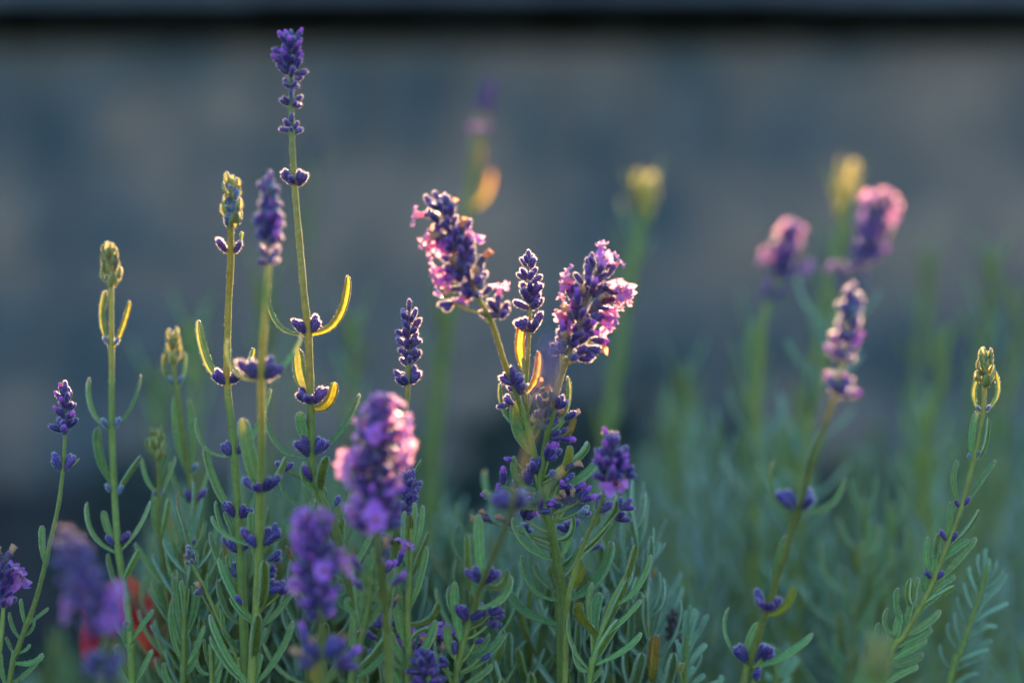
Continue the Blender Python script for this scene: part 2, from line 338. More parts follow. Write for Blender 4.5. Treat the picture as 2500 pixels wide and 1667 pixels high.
class Stem:
    """one lavender stem, rooted in the bed; pts run from the top of the stalk down, as (x, y, depth)"""
    def __init__(s, label, pts, r=1.4, name='flowering_lavender', cat='lavender', group=None, hairs=7, base=None, parts=True, mat='stalk', seg=8):
        s.pts = pts; s.parts = parts; s.r = r * 1.1 / 1000
        low = P(*pts[-1]); prev = P(*pts[-2])
        dirn = (low - prev).normalized()
        bx = low.x + max(-.09, min(.09, dirn.x * .25)) if base is None else base
        foot = Vector((bx, low.y + .01, -0.01))
        way = [P(*p) for p in pts]
        if low.z > 0.1: way.append(Vector((low.x + (bx - low.x) * .45 , low.y + .004, low.z * .5)))
        way.append(foot)
        s.path = spline(way, 6)
        s.root = link(name, None); s.root.location = (foot.x, foot.y, 0.0)
        tag(s.root, label, cat, group)
        mb = MB(); n = len(s.path)
        rad = [s.r * (.72 + .4 * min(1, i / n * 1.6)) * random.uniform(.92, 1.09) for i in range(n)]
        q = [p - s.root.location for p in reversed(s.path)]
        tube(mb, q, list(reversed(rad)), mat, seg, .16, hairs, zmin=.27)
        s.mb = mb
        s.stalk = link('stalk', mb.mesh('stalk'), s.root)
    def depth(s, y):
        pts = s.pts
        if y <= pts[0][1]: return pts[0][2]
        for a, b in zip(pts, pts[1:]):
            if a[1] <= y <= b[1] and b[1] > a[1]:
                u = (y - a[1]) / (b[1] - a[1]); return a[2] + (b[2] - a[2]) * u
        return pts[-1][2]
    def near(s, p):
        return min(s.path, key=lambda q: (q - p).length)
    def leaf(s, bx, by, mx, my, tx, ty, w=16, face=.5, dd=0.0, mat='leaf', hairs=1.0):
        d = s.depth(by); b = P(bx, by, d); q = s.near(b)
        if (q - b).length > .0012: b = q + (b - q).normalized() * .0008 if (q - b).length < .012 else b
        m_ = P(mx, my, d + dd * .6); t = P(tx, ty, d + dd)
        T = (t - b).normalized(); inward = Vector((-1 if tx > bx else 1, 0, .4)) if abs(tx - bx) > 6 else Vector((0, -.2, 0)) 
        inward = inward - T * inward.dot(T)
        nrm = inward * (1 - abs(face)) + Vector((0, -1, 0)) * face
        mb = MB(); off = s.root.location
        leaf_geo(mb, b - off, m_ - off, t - off, px(w, d) * 1.22, nrm, mat, hairs=hairs)
        o = link('leaf', mb.mesh('leaf'), s.root)
        if mat == 'leaf_old_sunlit': o['label'] = 'yellow leaf browning at the tip, its warmth partly painted sun glow'
        return o
    def node(s, x, y, nl=2, nr=2, sc=1.0, kind='bud_violet', spread=1.0, front=0):
        d = s.depth(y); c = P(x, y, d); c = s.near(c).lerp(c, .5)
        for side, n in ((-1, nl), (1, nr)):
            for i in range(n):
                a = R((8 + 46 * (i + .5) / n + random.uniform(-8, 8)) * spread)
                yy = random.uniform(-.6, .25) if n > 1 else -.25
                dr = Vector((side * math.sin(a), yy, math.cos(a)))
                p = c + Vector((side, yy, 0)).normalized() * (s.r * .9) + Vector((0, 0, random.uniform(-.0006, .0008)))
                piece(kind, p, dr, s.root, s.root, sc * random.uniform(1.0, 1.3))
        for i in range(front):
            dr = Vector((random.uniform(-.5, .5), -.7, .5)); piece(kind, c + Vector((0, -s.r, 0)), dr, s.root, s.root, sc)
    def loose(s, x, y, n=3, kind='bud_violet', ang=0, spread=60, sc=1.0, dd=0.0, d=None):
        """buds on a short stalk away from the stem, fanned about ang degrees from upright"""
        d = (s.depth(y) if d is None else d) + dd; c = P(x, y, d)
        q = min(s.path, key=lambda v: abs((v - c).length - .012) + (0 if v.z < c.z - .003 else 1))
        if (q - c).length > .0015:
            mb = MB(); off = s.root.location
            tube(mb, spline([q - off, (q - off).lerp(c - off, .5) + Vector((0, 0, -.001)), c - off], 4), .00055, 'stalk', 6, 0, 3)
            link('flower_stalk', mb.mesh('flower_stalk'), s.root)
        for i in range(n):
            a = R(ang + spread * ((i + .5) / n - .5) * 2 * (.5 if n == 1 else 1) + random.uniform(-10, 10)); yy = random.uniform(-.9, .5)
            kk = kind if isinstance(kind, str) else random.choice(kind)
            piece(kk, c + Vector((random.uniform(-1,1), random.uniform(-1,1), random.uniform(-1,1))) * .0008, (math.sin(a), yy, math.cos(a)), s.root, s.root, sc * random.uniform(.85, 1.1))
    def head(s, pts, W, n, per=7, kind='bud_violet', nf=0, fl=(), taper=.55, el=52, d=None, mix=(), gaps=None, alt=(.62, 1.18)):
        """flower head: whorls of buds along the axis pts (base to tip), with open florets fl = (x, y, dx, dy[, dz])"""
        dp = s.depth(pts[0][1]) if d is None else d
        ax = spline([P(p[0], p[1], p[2] if len(p) > 2 else dp) for p in pts], 8)
        off = s.root.location
        mb = MB(); tube(mb, [p - off for p in ax], [s.r * .8 * (1 - .5 * i / len(ax)) for i in range(len(ax))], 'calyx_green', 8, .1, 3)
        h = link('flower_head', mb.mesh('flower_head'), s.root)
        Wm = px(W, dp) * .5
        fset = set(random.sample(range(n * per), min(nf, n * per)))
        for i in range(n):
            u = (i + .1) / n if gaps is None else gaps[i]
            fi = u * (len(ax) - 1); j = min(int(fi), len(ax) - 2); c = ax[j].lerp(ax[j+1], fi - j); T = (ax[j+1] - ax[j]).normalized()
            X, Y = frame(T)
            top = max(0, (u - .55) / .45); g = 1 - taper * top ** 1.6; 
            m_ = max(3, int(round(per * (1 - .35 * top))))
            e = R(el * (1 - .6 * top)); sc = max(.55, min(1.08, Wm / (.0010 + .0052 * math.sin(R(el))))) * (1 - .25 * top); gap = max(0, Wm - .001 - sc * .0052 * math.sin(R(el))) * (1 - .6 * top)
            for q in range(m_):
                a = 2 * math.pi * (q + .5 * (i % 2)) / m_ + random.uniform(-.32, .32); ee = e * alt[(q + 1) % 2] + random.uniform(-.28, .28)
                rad = X * math.cos(a) + Y * math.sin(a)
                kk = 'floret' if (i * per + q) in fset else (random.choice(mix) if mix and random.random() < .3 else kind)
                if kk == 'floret' : ee = R(random.uniform(60, 85))
                piece(kk, c + rad * (s.r * .6 + gap * random.choice((0, .35, .8, 1.0))) + T * (random.uniform(-.0008, .0008) + (.0012 if q % 2 else -.0004)), rad * math.sin(ee) + T * math.cos(ee), h, s.root, sc * random.uniform(.85, 1.12))
        piece(kind, ax[-1], (ax[-1] - ax[-3]), h, s.root, .8)
        for f in fl:
            c = P(f[0], f[1], dp); q = min(ax, key=lambda v: (v - c).length)
            dr = Vector((f[2], f[4] if len(f) > 4 else -.35, -f[3])).normalized()
            sc = f[5] if len(f) > 5 else 1.0
            piece('floret', c - dr * .0095 * sc, dr, h, s.root, sc)
        return h
    def green(s, pts, W, n=16, buds=5, bk='bud_blue', d=None):
        dp = s.depth(pts[0][1]) if d is None else d
        ax = spline([P(p[0], p[1], dp) for p in pts], 8); off = s.root.location
        mb = MB(); Wm = px(W, dp) * .5
        tube(mb, [p - off for p in ax], [Wm * .55 * (1 - .55 * i / len(ax)) for i in range(len(ax))], 'bract', 8, .1, 2)
        h = link('flower_head', mb.mesh('flower_head'), s.root); h['label'] = 'unopened head of yellow-green bracts'
        for i in range(n):
            u = i / n; fi = u * (len(ax) - 1); j = min(int(fi), len(ax) - 2); c = ax[j].lerp(ax[j+1], fi - j); T = (ax[j+1] - ax[j]).normalized()
            X, Y = frame(T); a = i * 2.4 + random.uniform(-.3, .3); rad = X * math.cos(a) + Y * math.sin(a)
            ee = R(random.uniform(14, 30)); rr = Wm * (.6 - .35 * u)
            sc = Wm / .0028 * (1 - .25 * u)
            piece('bract', c + rad * rr, rad * math.sin(ee) + T * math.cos(ee), h, s.root, sc, face=-rad)
        for i in range(buds):
            u = random.uniform(.02, .75); j = int(u * (len(ax) - 2)); T = (ax[j+1] - ax[j]).normalized(); X, Y = frame(T)
            a = random.uniform(-1.6, 1.6); rad = X * math.cos(a) + Y * math.sin(a)
            piece(bk, ax[j] + rad * Wm * .45, rad * .6 + T, h, s.root, .62 * Wm / .0028)
        return h
    def pairs(s, y0, y1, step, ln=1.0, kind='leaf', up=38):
        """opposite leaf pairs down a stretch of stalk, each pair turned a quarter"""
        y = y0; i = 0
        while y < y1:
            d = s.depth(y); 
            q = min(s.path, key=lambda v: abs((CZ - v.z) / (K / 2352 * v.y) + 784 - y))
            a0 = (i % 2) * math.pi / 2 + random.uniform(-.4, .4)
            for sd in (0, math.pi):
                a = a0 + sd; rad = Vector((math.cos(a), math.sin(a), 0)); e = R(up + random.uniform(-10, 12))
                dr = rad * math.sin(e) + Vector((0, 0, math.cos(e)))
                piece(kind, q + rad * s.r * .5, dr, s.root, s.root, ln * random.uniform(.8, 1.15), face=Vector((0,0,1)) - rad * .4)
            y += step * random.uniform(.85, 1.15); i += 1

# ------------------------------------------------------------------ the setting: bed, wall
def box(mb, x0, x1, y0, y1, z0, z1, mat, t=0.5):
    k = mb.slot(mat); c = [(x, y, z) for z in (z0, z1) for y in (y0, y1) for x in (x0, x1)]
    i = [mb.vert(p, t) for p in c]
    for f in ((0,2,3,1),(4,5,7,6),(0,1,5,4),(2,6,7,3),(0,4,6,2),(1,3,7,5)): mb.face(tuple(i[j] for j in f), k)
def flat(me): me.polygons.foreach_set('use_smooth', [False] * len(me.polygons)); return me
mb = MB(); k = mb.slot('soil'); rows = []
xs = [-600,-60,-8,-3] + [-2 + .1*i for i in range(41)] + [3,8,60,600]; ys = [-600,-60,-8,-1] + [-.5 + .1*i for i in range(36)] + [4,8,60,600]
for y in ys:
  t_ = max(0, min(1, (y - 1.9) / 1.0))
  rows.append([Vector((x, y, (random.uniform(-.012, .008) if abs(x) < 3 and -1 < y < 2.8 else -.004) + (.27 * (3*t_*t_ - 2*t_**3) if 1.9 < y < 4.5 else 0))) for x in xs])
mb.grid(rows, k); g = link('ground', mb.mesh('ground')); g['kind'] = 'structure'

WY = 3.0                                   # front face of the wall
WALL_TOP, GAP_LO, GAP_HI = 0.905, 0.830, 0.868
wall = link('stone_wall', None); wall.location = (0, WY, 0)
tag(wall, 'shaded grey rubble stone wall with a shade-coloured joint under its coping', 'wall')
mb = MB(); box(mb, -4.2, 4.2, .020, .30, -.05, GAP_LO - .012, 'mortar'); link('wall_core', flat(mb.mesh('wall_core')), wall)
mb = MB(); box(mb, -4.2, 4.2, .16, .28, GAP_LO - .012, GAP_HI + .002, 'shade_joint'); link('recessed_joint', flat(mb.mesh('recessed_joint')), wall)
def stone_mesh(seed):
    rnd = random.Random(seed); mb = MB(); k = mb.slot('stone'); n = 5
    rows = []
    for i in range(n):
        r = []
        for j in range(n):
            u, v = j / (n-1) * 2 - 1, i / (n-1) * 2 - 1
            e = max(abs(u), abs(v)); ex = 1 - .09 * (abs(v) ** 3) * rnd.uniform(.4, 1.6); ez = 1 - .09 * (abs(u) ** 3) * rnd.uniform(.4, 1.6)
            y = -(1 - e ** 4) * rnd.uniform(.6, 1.0) if e < 1 else .9
            r.append(Vector((u * ex * .5, y, v * ez * .5)))
        rows.append(r)
    mb.grid(rows, k); return mb.mesh('stone')
STONES = [stone_mesh(i) for i in range(9)]
z = -.02
rs = random.Random(5)
while z < GAP_LO - .02:
    hgt = rs.uniform(.085, .15)
    if z + hgt > GAP_LO - .06: hgt = GAP_LO - z
    x = -1.75 + rs.uniform(0, .1)
    while x < 1.75:
        w = rs.uniform(.09, .24)
        M = Matrix.Translation((x + w/2, .02, z + hgt/2 - rs.uniform(0, .006))) @ Matrix.Diagonal((w - .006, .016 * rs.uniform(.5, 1.4), hgt - .006, 1)) 
        link('stone', rs.choice(STONES), wall, M); x += w
    z += hgt
x = -4.2; i = 0
while x < 4.2:
    w = rs.uniform(.45, .7); w = min(w, 4.2 - x)
    mb = MB(); box(mb, x + .002, x + w - .002, -.09 + rs.uniform(-.006, .006), .34, GAP_HI + rs.uniform(-.003,.002), WALL_TOP, 'coping')
    link('coping_slab', flat(mb.mesh('coping_slab')), wall); x += w
# moss clumps in the joint's shade colour, making the dark band's edge ragged
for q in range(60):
    mb = MB(); k = mb.slot('shade_joint'); xx = -.95 + 1.9 * q / 59 + random.uniform(-.012, .012); hw = random.uniform(.012, .04); hh = random.uniform(.006, .024)
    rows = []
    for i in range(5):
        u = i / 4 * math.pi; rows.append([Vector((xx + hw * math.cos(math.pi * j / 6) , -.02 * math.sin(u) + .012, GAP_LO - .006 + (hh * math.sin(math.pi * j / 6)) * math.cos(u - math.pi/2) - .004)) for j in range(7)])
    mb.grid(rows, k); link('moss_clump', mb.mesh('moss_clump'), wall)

# ------------------------------------------------------------------ flowering stems in and near the plane of focus
# s1: small violet head at the far left
s = Stem('thin stem with one short violet head, leafless above its single bud pair', [(149,1000,1.0),(145,1070,1.0),(136,1150,1.0),(121,1220,1.0),(100,1310,1.0),(80,1385,1.0),(55,1450,1.0),(35,1510,1.0),(20,1575,1.0)], 0.95)
s.head([(149,992),(151,945),(150,902)], 52, 5, 5, taper=.4, mix=('bud_tipped',))
s.node(145,1080,2,2,.95); s.leaf(150,1078,168,1066,182,1051,6,.4); s.leaf(140,1078,128,1072,120,1064,5,.4)
s.leaf(104,1296,97,1250,97,1206,13,.8); s.leaf(100,1312,106,1285,107,1262,12,.8)
for L_ in ((60,1440,52,1405,48,1374,11),(64,1436,72,1415,75,1400,9),(70,1432,90,1412,112,1396,11),(50,1470,30,1440,22,1405,11),(52,1462,72,1445,78,1420,10),(40,1500,60,1490,68,1478,10),(36,1510,22,1480,14,1462,10),(45,1530,75,1520,98,1500,16),(25,1560,60,1545,92,1508,15),(15,1575,5,1540,2,1500,13)): s.leaf(*(L_[:6] + (L_[6] * .8,)), .5)

# s2: tall green-headed stem at the left
s = Stem('tall stem with a tight green bract head and a backlit yellow leaf beneath it', [(255,655,1.035),(256,795,1.035),(257,985,1.035),(263,1135,1.035),(272,1265,1.03),(288,1360,1.03),(300,1470,1.02),(305,1580,1.02)], 1.45)
s.green([(255,658),(254,610),(250,575)], 33, 18, 5)
s.leaf(254,798,236,735,243,667,15,.45); s.leaf(260,798,280,752,298,690,15,.45,0,'leaf_under'); s.node(257,782,1,1,.7,'bud_blue')
s.leaf(252,985,212,940,205,868,14,.3); s.leaf(263,982,300,935,324,860,14,.3); s.node(257,980,1,1,.9,'bud_blue')
s.leaf(252,1108,230,1050,224,980,18,.7); s.leaf(266,1135,290,1095,324,1046,14,-.4); s.node(262,1125,1,1,.8,'bud_blue')
s.leaf(264,1275,214,1225,200,1152,13,.3); s.leaf(258,1245,246,1210,238,1172,14,.9); s.leaf(285,1262,318,1210,345,1150,14,.3); s.node(270,1250,1,1,1)
s.leaf(290,1335,300,1300,320,1262,14,-.6); s.leaf(286,1370,262,1330,248,1270,13,.4)
s.leaf(300,1470,270,1440,262,1390,12,.4); s.leaf(303,1470,330,1430,352,1400,13,.5); s.leaf(300,1500,292,1460,293,1425,20,.9)
s.leaf(304,1560,280,1520,268,1480,14,.5); s.leaf(306,1560,330,1530,350,1490,14,.5)

# s3
s = Stem('slender stem with a small lit-tipped green head between two upright leaves', [(398,832,1.06),(405,888,1.06),(420,985,1.06),(434,1090,1.06),(450,1165,1.06),(466,1290,1.06),(480,1400,1.06),(492,1580,1.06)], 1.25)
s.green([(399,834),(398,795),(397,768)], 28, 12, 2)
s.leaf(402,890,378,850,381,808,10,.5); s.leaf(408,890,422,855,425,810,10,.5); s.node(405,880,1,1,.7,'bud_blue')
s.leaf(428,1085,408,1000,405,905,16,.8); s.leaf(434,1085,442,1000,432,915,14,.8); s.node(434,1085,0,1,.8,'bud_blue')
s.leaf(445,1165,408,1120,392,1060,13,.3); s.leaf(452,1165,470,1110,482,1060,12,.3); s.node(448,1155,1,1,1.1)
s.leaf(462,1270,430,1240,420,1195,14,.4); s.leaf(466,1270,485,1240,505,1190,14,.4); s.node(464,1268,1,1,1.0)
s.leaf(478,1380,450,1340,440,1300,13,.4); s.leaf(480,1380,500,1340,520,1310,13,.4)

# s4
s = Stem('short stem with a plump green head nested in narrow leaves', [(362,1052,1.045),(366,1148,1.045),(367,1235,1.045),(381,1338,1.045),(390,1420,1.045),(405,1580,1.045)], 1.1)
s.green([(362,1054),(361,1020),(359,992)], 28, 12, 0)
s.leaf(360,1052,345,1030,340,1005,16,-.5); s.leaf(366,1100,378,1065,383,1040,10,.5)
s.leaf(364,1140,338,1100,327,1052,11,.4); s.leaf(368,1140,385,1100,403,1048,11,.4); s.node(366,1140,1,1,.5,'bud_blue')
s.leaf(362,1235,355,1180,357,1120,13,.8); s.leaf(370,1235,380,1190,388,1144,13,-.6)
s.leaf(376,1338,345,1300,309,1246,13,.5); s.leaf(384,1338,400,1290,421,1226,13,.5)
s.leaf(388,1400,365,1370,350,1330,12,.5); s.leaf(392,1410,420,1370,436,1340,12,.5)

# s5: blue-green head
s = Stem('upright stem with a pale blue-green half-formed head and wide-spread leaves', [(530,516,.975),(530,600,.985),(524,720,.995),(522,880,1.0),(535,1000,1.0),(545,1150,1.0),(551,1250,1.0),(557,1370,1.0),(565,1580,1.0)], 1.6)
h = s.green([(530,520),(533,460),(533,412)], 36, 11, 44); h['label'] = 'half-formed head of green bracts and pale blue buds'
s.node(530,578,1,1,1.0); s.leaf(536,585,550,560,556,532,9,.5); s.leaf(525,586,518,576,510,570,6,.5)
s.leaf(518,878,478,830,456,735,20,.5); s.leaf(528,884,562,850,582,798,15,-.4); s.node(524,880,2,2,1.0)
s.leaf(536,1046,474,1030,450,960,11,.3); s.leaf(545,1040,585,990,622,892,15,.5,.012); s.node(540,1042,2,1,1.0)
s.leaf(545,1190,500,1120,470,1026,17,.6); s.node(548,1190,2,2,1.1); s.leaf(552,1190,575,1160,590,1128,12,.5)
s.leaf(548,1265,512,1215,495,1150,13,.3); s.leaf(550,1270,535,1220,515,1175,12,.6); s.node(550,1262,2,1,1.1)
s.leaf(552,1330,510,1300,482,1220,13,.4); s.leaf(553,1340,530,1310,526,1270,14,.7); s.node(553,1330,2,0,1.2)
s.leaf(556,1440,520,1400,500,1330,14,.4); s.leaf(560,1500,530,1470,512,1440,14,.4); s.leaf(562,1500,592,1480,610,1440,14,.5)

# s6: blurred blue-violet head in front
s = Stem('sturdy stem with a soft blue-violet head tinged yellow, leaves spread at one lit node', [(616,610,.925),(606,760,.93),(600,870,.94),(601,1000,.955),(598,1130,.97),(596,1255,.98),(590,1400,.985),(578,1580,.985)], 1.6)
s.head([(617,560),(619,500),(620,425)], 56, 7, 6, 'bud_violet', mix=('bud_blue','bud_tipped'), taper=.3, el=45)
s.head([(615,606),(616,590),(616,578)], 60, 1, 7, 'bud_violet', el=62)
s.leaf(596,872,540,850,522,782,11,.4); s.leaf(604,872,650,840,692,772,15,.4); s.node(600,868,3,3,1.25)
s.leaf(594,1128,574,1050,557,960,27,.9,-.004); s.leaf(604,1128,632,1100,656,1048,15,-.5); s.node(598,1126,2,2,1.1,front=2)
s.leaf(590,1254,520,1228,486,1184,12,.3); s.leaf(602,1254,660,1215,724,1146,17,.5); s.node(597,1252,2,3,1.15)
s.leaf(588,1290,582,1230,577,1175,18,.85); s.leaf(596,1402,606,1345,606,1286,20,-.75,-.01)
s.leaf(584,1425,540,1370,502,1280,15,.5); s.leaf(582,1430,550,1400,530,1370,12,.5); s.leaf(598,1440,640,1400,676,1342,15,.5)
s.loose(614,1284,2,ang=70,spread=25); s.loose(612,1318,3,ang=60,spread=30); s.loose(620,1360,3,ang=40,spread=40); s.loose(646,1360,3,ang=20,spread=40); s.loose(555,1385,1,ang=-40); s.loose(628,1235,2,ang=30)
s.leaf(582,1524,588,1465,592,1410,20,-.75,-.012); s.leaf(594,1560,640,1500,673,1425,17,.5); s.leaf(574,1545,520,1500,482,1410,16,.5)
s.leaf(572,1570,525,1530,482,1460,13,.4); s.leaf(585,1575,590,1530,598,1500,16,.8)

# s7: the tallest stem
s = Stem('tallest stem, its violet whorls spaced far apart below a pointed tip', [(668,170,1.03),(670,290,1.025),(675,405,1.02),(688,560,1.01),(700,690,1.0),(708,765,1.0),(712,880,1.0),(715,970,1.0),(720,1080,1.0),(738,1140,1.0),(768,1210,1.0),(792,1300,1.005),(815,1400,1.01),(835,1580,1.01)], 1.55)
s.head([(668,172),(668,130),(668,92)], 58, 5, 6, taper=.4, mix=('bud_tipped',), el=56, alt=(.7,1.1))
for yy, w_, n_ in ((200,54,6),(243,56,7),(303,58,7)): s.head([(669 + (yy-200)*.012,yy),(669,yy-12),(669,yy-20)], w_ - 8, 1, n_ - 1, el=60, alt=(.8,1.1))
s.node(676,418,3,3,1.0,spread=.9,front=1)
s.leaf(702,770,640,745,614,666,13,.3); s.leaf(714,766,775,730,799,632,19,.55,0,'leaf_under'); s.node(707,760,3,3,1.05)
s.leaf(708,900,690,860,684,800,25,.95,.006); s.leaf(716,938,752,925,768,877,20,-.7,-.006,'leaf_under'); s.node(712,925,3,2,1.05,front=2)
s.leaf(706,1030,694,985,690,945,20,.9,-.003); s.node(714,985,2,0,1.0)
s.leaf(712,1046,645,1030,610,955,13,.3); s.leaf(722,1046,785,985,826,904,15,.4); s.node(718,1040,4,4,1.1)
s.leaf(736,1132,738,1090,752,1048,20,-.85,-.008); s.node(726,1105,1,1,1.0)
s.leaf(712,1130,700,1100,700,1060,14,.7)
s.leaf(722,1194,668,1150,648,1086,12,.3); s.loose(656,1080,3,ang=-10,sc=1.0)
s.leaf(785,1290,780,1240,788,1190,18,-.7); s.leaf(800,1330,830,1270,860,1215,14,.5); s.leaf(790,1330,760,1300,745,1250,14,.5)
s.leaf(812,1400,780,1380,750,1320,14,.4); s.leaf(818,1400,850,1370,870,1330,14,.4)
s.loose(772,1160,1,'bud_violet',20); s.leaf(778,1220,790,1160,806,1105,5,.5)

# s8: rim-lit bud spike in the middle
s = Stem('straight stem with a narrow rim-lit spike of closed buds and one whorl below', [(940,832,1.012),(937,890,1.012),(931,970,1.012),(925,1060,1.015),(915,1160,1.02),(908,1290,1.03),(915,1420,1.04),(920,1580,1.04)], 1.25)
s.head([(940,836),(940,780),(940,716)], 56, 5, 6, taper=.35, el=56, alt=(.75,1.1))
s.node(937,884,3,3,1.0,front=1); s.node(905,1250,1,1,1.1)
s.leaf(920,1110,945,1090,968,1055,9,-.4)
s.leaf(912,1290,895,1250,884,1200,12,.4)

# s8b: small dark spike to the right of the big bloom
s = Stem('short stem with a dark unopened violet spike just right of the pink-lit bloom', [(930,1190,.995),(924,1260,1.0),(915,1330,1.0),(905,1450,1.0),(902,1580,1.0)], 1.1)
s.head([(928,1188),(938,1140),(940,1102)], 60, 5, 6, taper=.4, el=55)
s.node(910,1236,0,1,.9); 

# s9: the big foreground bloom with sunlit top
s = Stem('fat blooming head with pink petals lit white at the top', [(862,1225,.905),(868,1270,.915),(878,1330,.925),(886,1420,.935),(894,1580,.94)], 1.35)
fl9 = [(872,912,.1,-1,.0),(845,935,-.6,-.8,.2),(905,940,.6,-.8,.2),(828,985,-.9,-.3,.1),(930,1000,.9,-.3,.1),(820,1050,-1,-.2,-.2),(925,1065,1,0,-.2),(895,965,.5,-.5,.5),(850,960,-.4,-.7,.5),(808,1105,-1,.1,-.3),(905,1110,.5,.1,-.9),(935,1045,.9,.1,.2),(890,1150,.4,.2,-.9),(815,1185,-.5,.4,-.8),(858,1195,0,.5,-.9),(800,1055,-1,-.1,.2),(912,920,.7,-.8,.3)]
s.head([(862,1215),(866,1150),(868,1080),(870,1000),(872,930)], 118, 10, 10, nf=9, fl=fl9, taper=.3, el=58, mix=('bud_tipped','bud_violet','bud_tipped'))
s.loose(880,1318,4,('bud_violet','bud_tipped'),10,50,dd=.05); s.loose(826,1310,1,'bud_tipped',-20); s.loose(832,1350,1,'bud_tipped',-30); s.loose(912,1300,1,'floret',30,40,dd=.06); s.loose(884,1290,1,'dry',10)
s.loose(896,1345,2,'bud_tipped',50,20); s.loose(878,1440,6,'bud_violet',0,90,dd=.06); s.loose(862,1470,1,'floret',-60,50,dd=.07); s.loose(908,1465,2,'floret',50,40,dd=.07); s.loose(870,1520,3,('floret','bud_violet'),-20,70,dd=.07); s.loose(900,1400,1,'dry',20,dd=.05)
s.leaf(872,1290,866,1255,858,1225,9,.6)

# s12: foreground violet bloom
s = Stem('soft blurred deep violet bloom, pale mauve petals at its crown', [(736,1420,.895),(742,1480,.9),(740,1580,.9)], 1.35)
fl12 = [(695,1180,-.5,-.8,-.3),(735,1185,.4,-.9,-.3),(705,1225,-.3,0,-1),(725,1240,.3,.1,-1),(690,1215,-.8,-.2,-.5),(745,1300,.7,0,-.6),(688,1390,-.8,.3,-.5),(765,1370,.9,.2,-.3),(680,1320,-.9,0,-.3)]
s.head([(736,1412),(728,1340),(720,1270),(714,1195)], 104, 9, 10, nf=3, fl=fl12[:6], taper=.2, el=56, mix=('bud_tipped',))
s.node(742,1515,4,4,1.3); s.loose(706,1490,1,'bud_tipped',-15,10,1.4); s.loose(780,1520,1,'bud_tipped',60,10,1.4); s.loose(722,1530,4,('bud_violet','dry'),-50,50,1.2); s.loose(770,1530,3,'bud_violet',60,40,1.2)
s.leaf(752,1510,768,1480,796,1454,22,-.6,0,'leaf_old_sunlit'); s.leaf(735,1560,722,1550,730,1518,18,-.6,0,'leaf_old_sunlit')

# s13: very near blurred bloom in the lower left
s = Stem('large dark violet bloom, strongly blurred, before the red flower', [(250,1450,.835),(240,1510,.84),(232,1600,.84)], 1.4)
s.head([(248,1450),(215,1380),(180,1310),(148,1235)], 112, 8, 10, nf=1, fl=[(150,1395,-.8,.2,-.4),(262,1370,.8,0,-.4),(205,1345,0,0,-1),(250,1395,.6,.2,-.8)], taper=.2, el=58)
s.head([(232,1548),(234,1525),(236,1505)], 110, 2, 8, el=65)

# s14: bloom cut by the left edge
s = Stem('low purple open flowers with a dry petal beside the thin short-headed stem', [(8,1390,.985),(4,1450,.985),(-4,1520,.985),(-10,1590,.985)], 1.0)
s.head([(8,1388),(6,1350),(4,1310)], 60, 4, 6, nf=1, fl=[(44,1304,.6,-.8,-.2),(24,1336,.3,0,-1),(8,1372,0,.3,-1),(50,1322,.9,-.1,-.2)], taper=.2)
s.loose(5,1300,2,'dry',20,30)

# s15: leaning bloom, centre
main = [(1240,1125,1.0),(1262,1195,1.0),(1280,1284,1.005),(1295,1377,1.01),(1296,1450,1.01),(1292,1580,1.01)]
s = Stem('leaning bloom on a stem bent to one side, pink petals along a deep violet head', [(1098,684,.955),(1130,742,.965),(1158,830,.98),(1185,900,.99),(1212,980,.995),(1228,1050,1.0),(1246,1130,1.002),(1266,1200,1.004),(1280,1284,1.008),(1290,1400,1.012),(1288,1580,1.012)], 1.35)
fl15 = [(1085,535,.8,-.4,-.4),(1065,545,.5,-.5,-.7),(980,570,-.9,.3,-.2),(1010,560,-.3,.1,-1),(1025,570,.1,.2,-1),(978,545,-.9,-.2,0),(1002,650,-.9,.4,.1),(1020,640,-.6,.5,-.4),(1060,690,-.3,.8,.3)]
s.head([(1096,680),(1072,620),(1045,560),(1020,500),(1006,462)], 92, 9, 10, nf=3, fl=fl15, mix=('bud_tipped','bud_violet','dry'), taper=.35, el=58, d=.955)
s.head([(1150,728),(1147,712),(1145,700)], 62, 1, 6, el=48, fl=[(1148,656,.1,-1,.1)], d=.965)
s.loose(1040,695,3,ang=-110,spread=30); s.leaf(1130,745,1118,735,1112,728,6,.4)
s.loose(1178,880,6,ang=-10,spread=75,sc=1.15); s.loose(1190,905,5,ang=0,spread=70,sc=1.1); s.loose(1175,925,3,ang=-60,spread=60); s.loose(1222,905,2,'dry',60,30)
s.leaf(1214,992,1162,950,1149,880,13,.4); s.leaf(1202,1042,1192,985,1188,922,27,.9,-.006); s.leaf(1190,900,1225,880,1236,806,18,-.5,0,'leaf_old_sunlit')
s.loose(1246,940,4,ang=10,spread=40); s.loose(1250,965,3,ang=-20,spread=50)

# s16: crisp white-rimmed spike
s = Stem('small dark spike haloed by bright white hairs, three tiers and a lower whorl', [(1218,705,1.008),(1216,760,1.008),(1212,840,1.006),(1208,920,1.004),(1222,1010,1.01),(1238,1120,1.015),(1262,1230,1.02),(1280,1400,1.02),(1285,1580,1.02)], .85)
s.head([(1218,706),(1217,680),(1215,640),(1214,598)], 68, 4, 6, taper=.25, el=60, gaps=(.02,.34,.64,.88), alt=(.75,1.08))
s.node(1216,762,3,3,1.0,front=1)
s.leaf(1204,858,1194,800,1203,738,19,-.7,.002,'leaf_old_sunlit'); s.leaf(1212,890,1206,850,1202,820,10,.6)

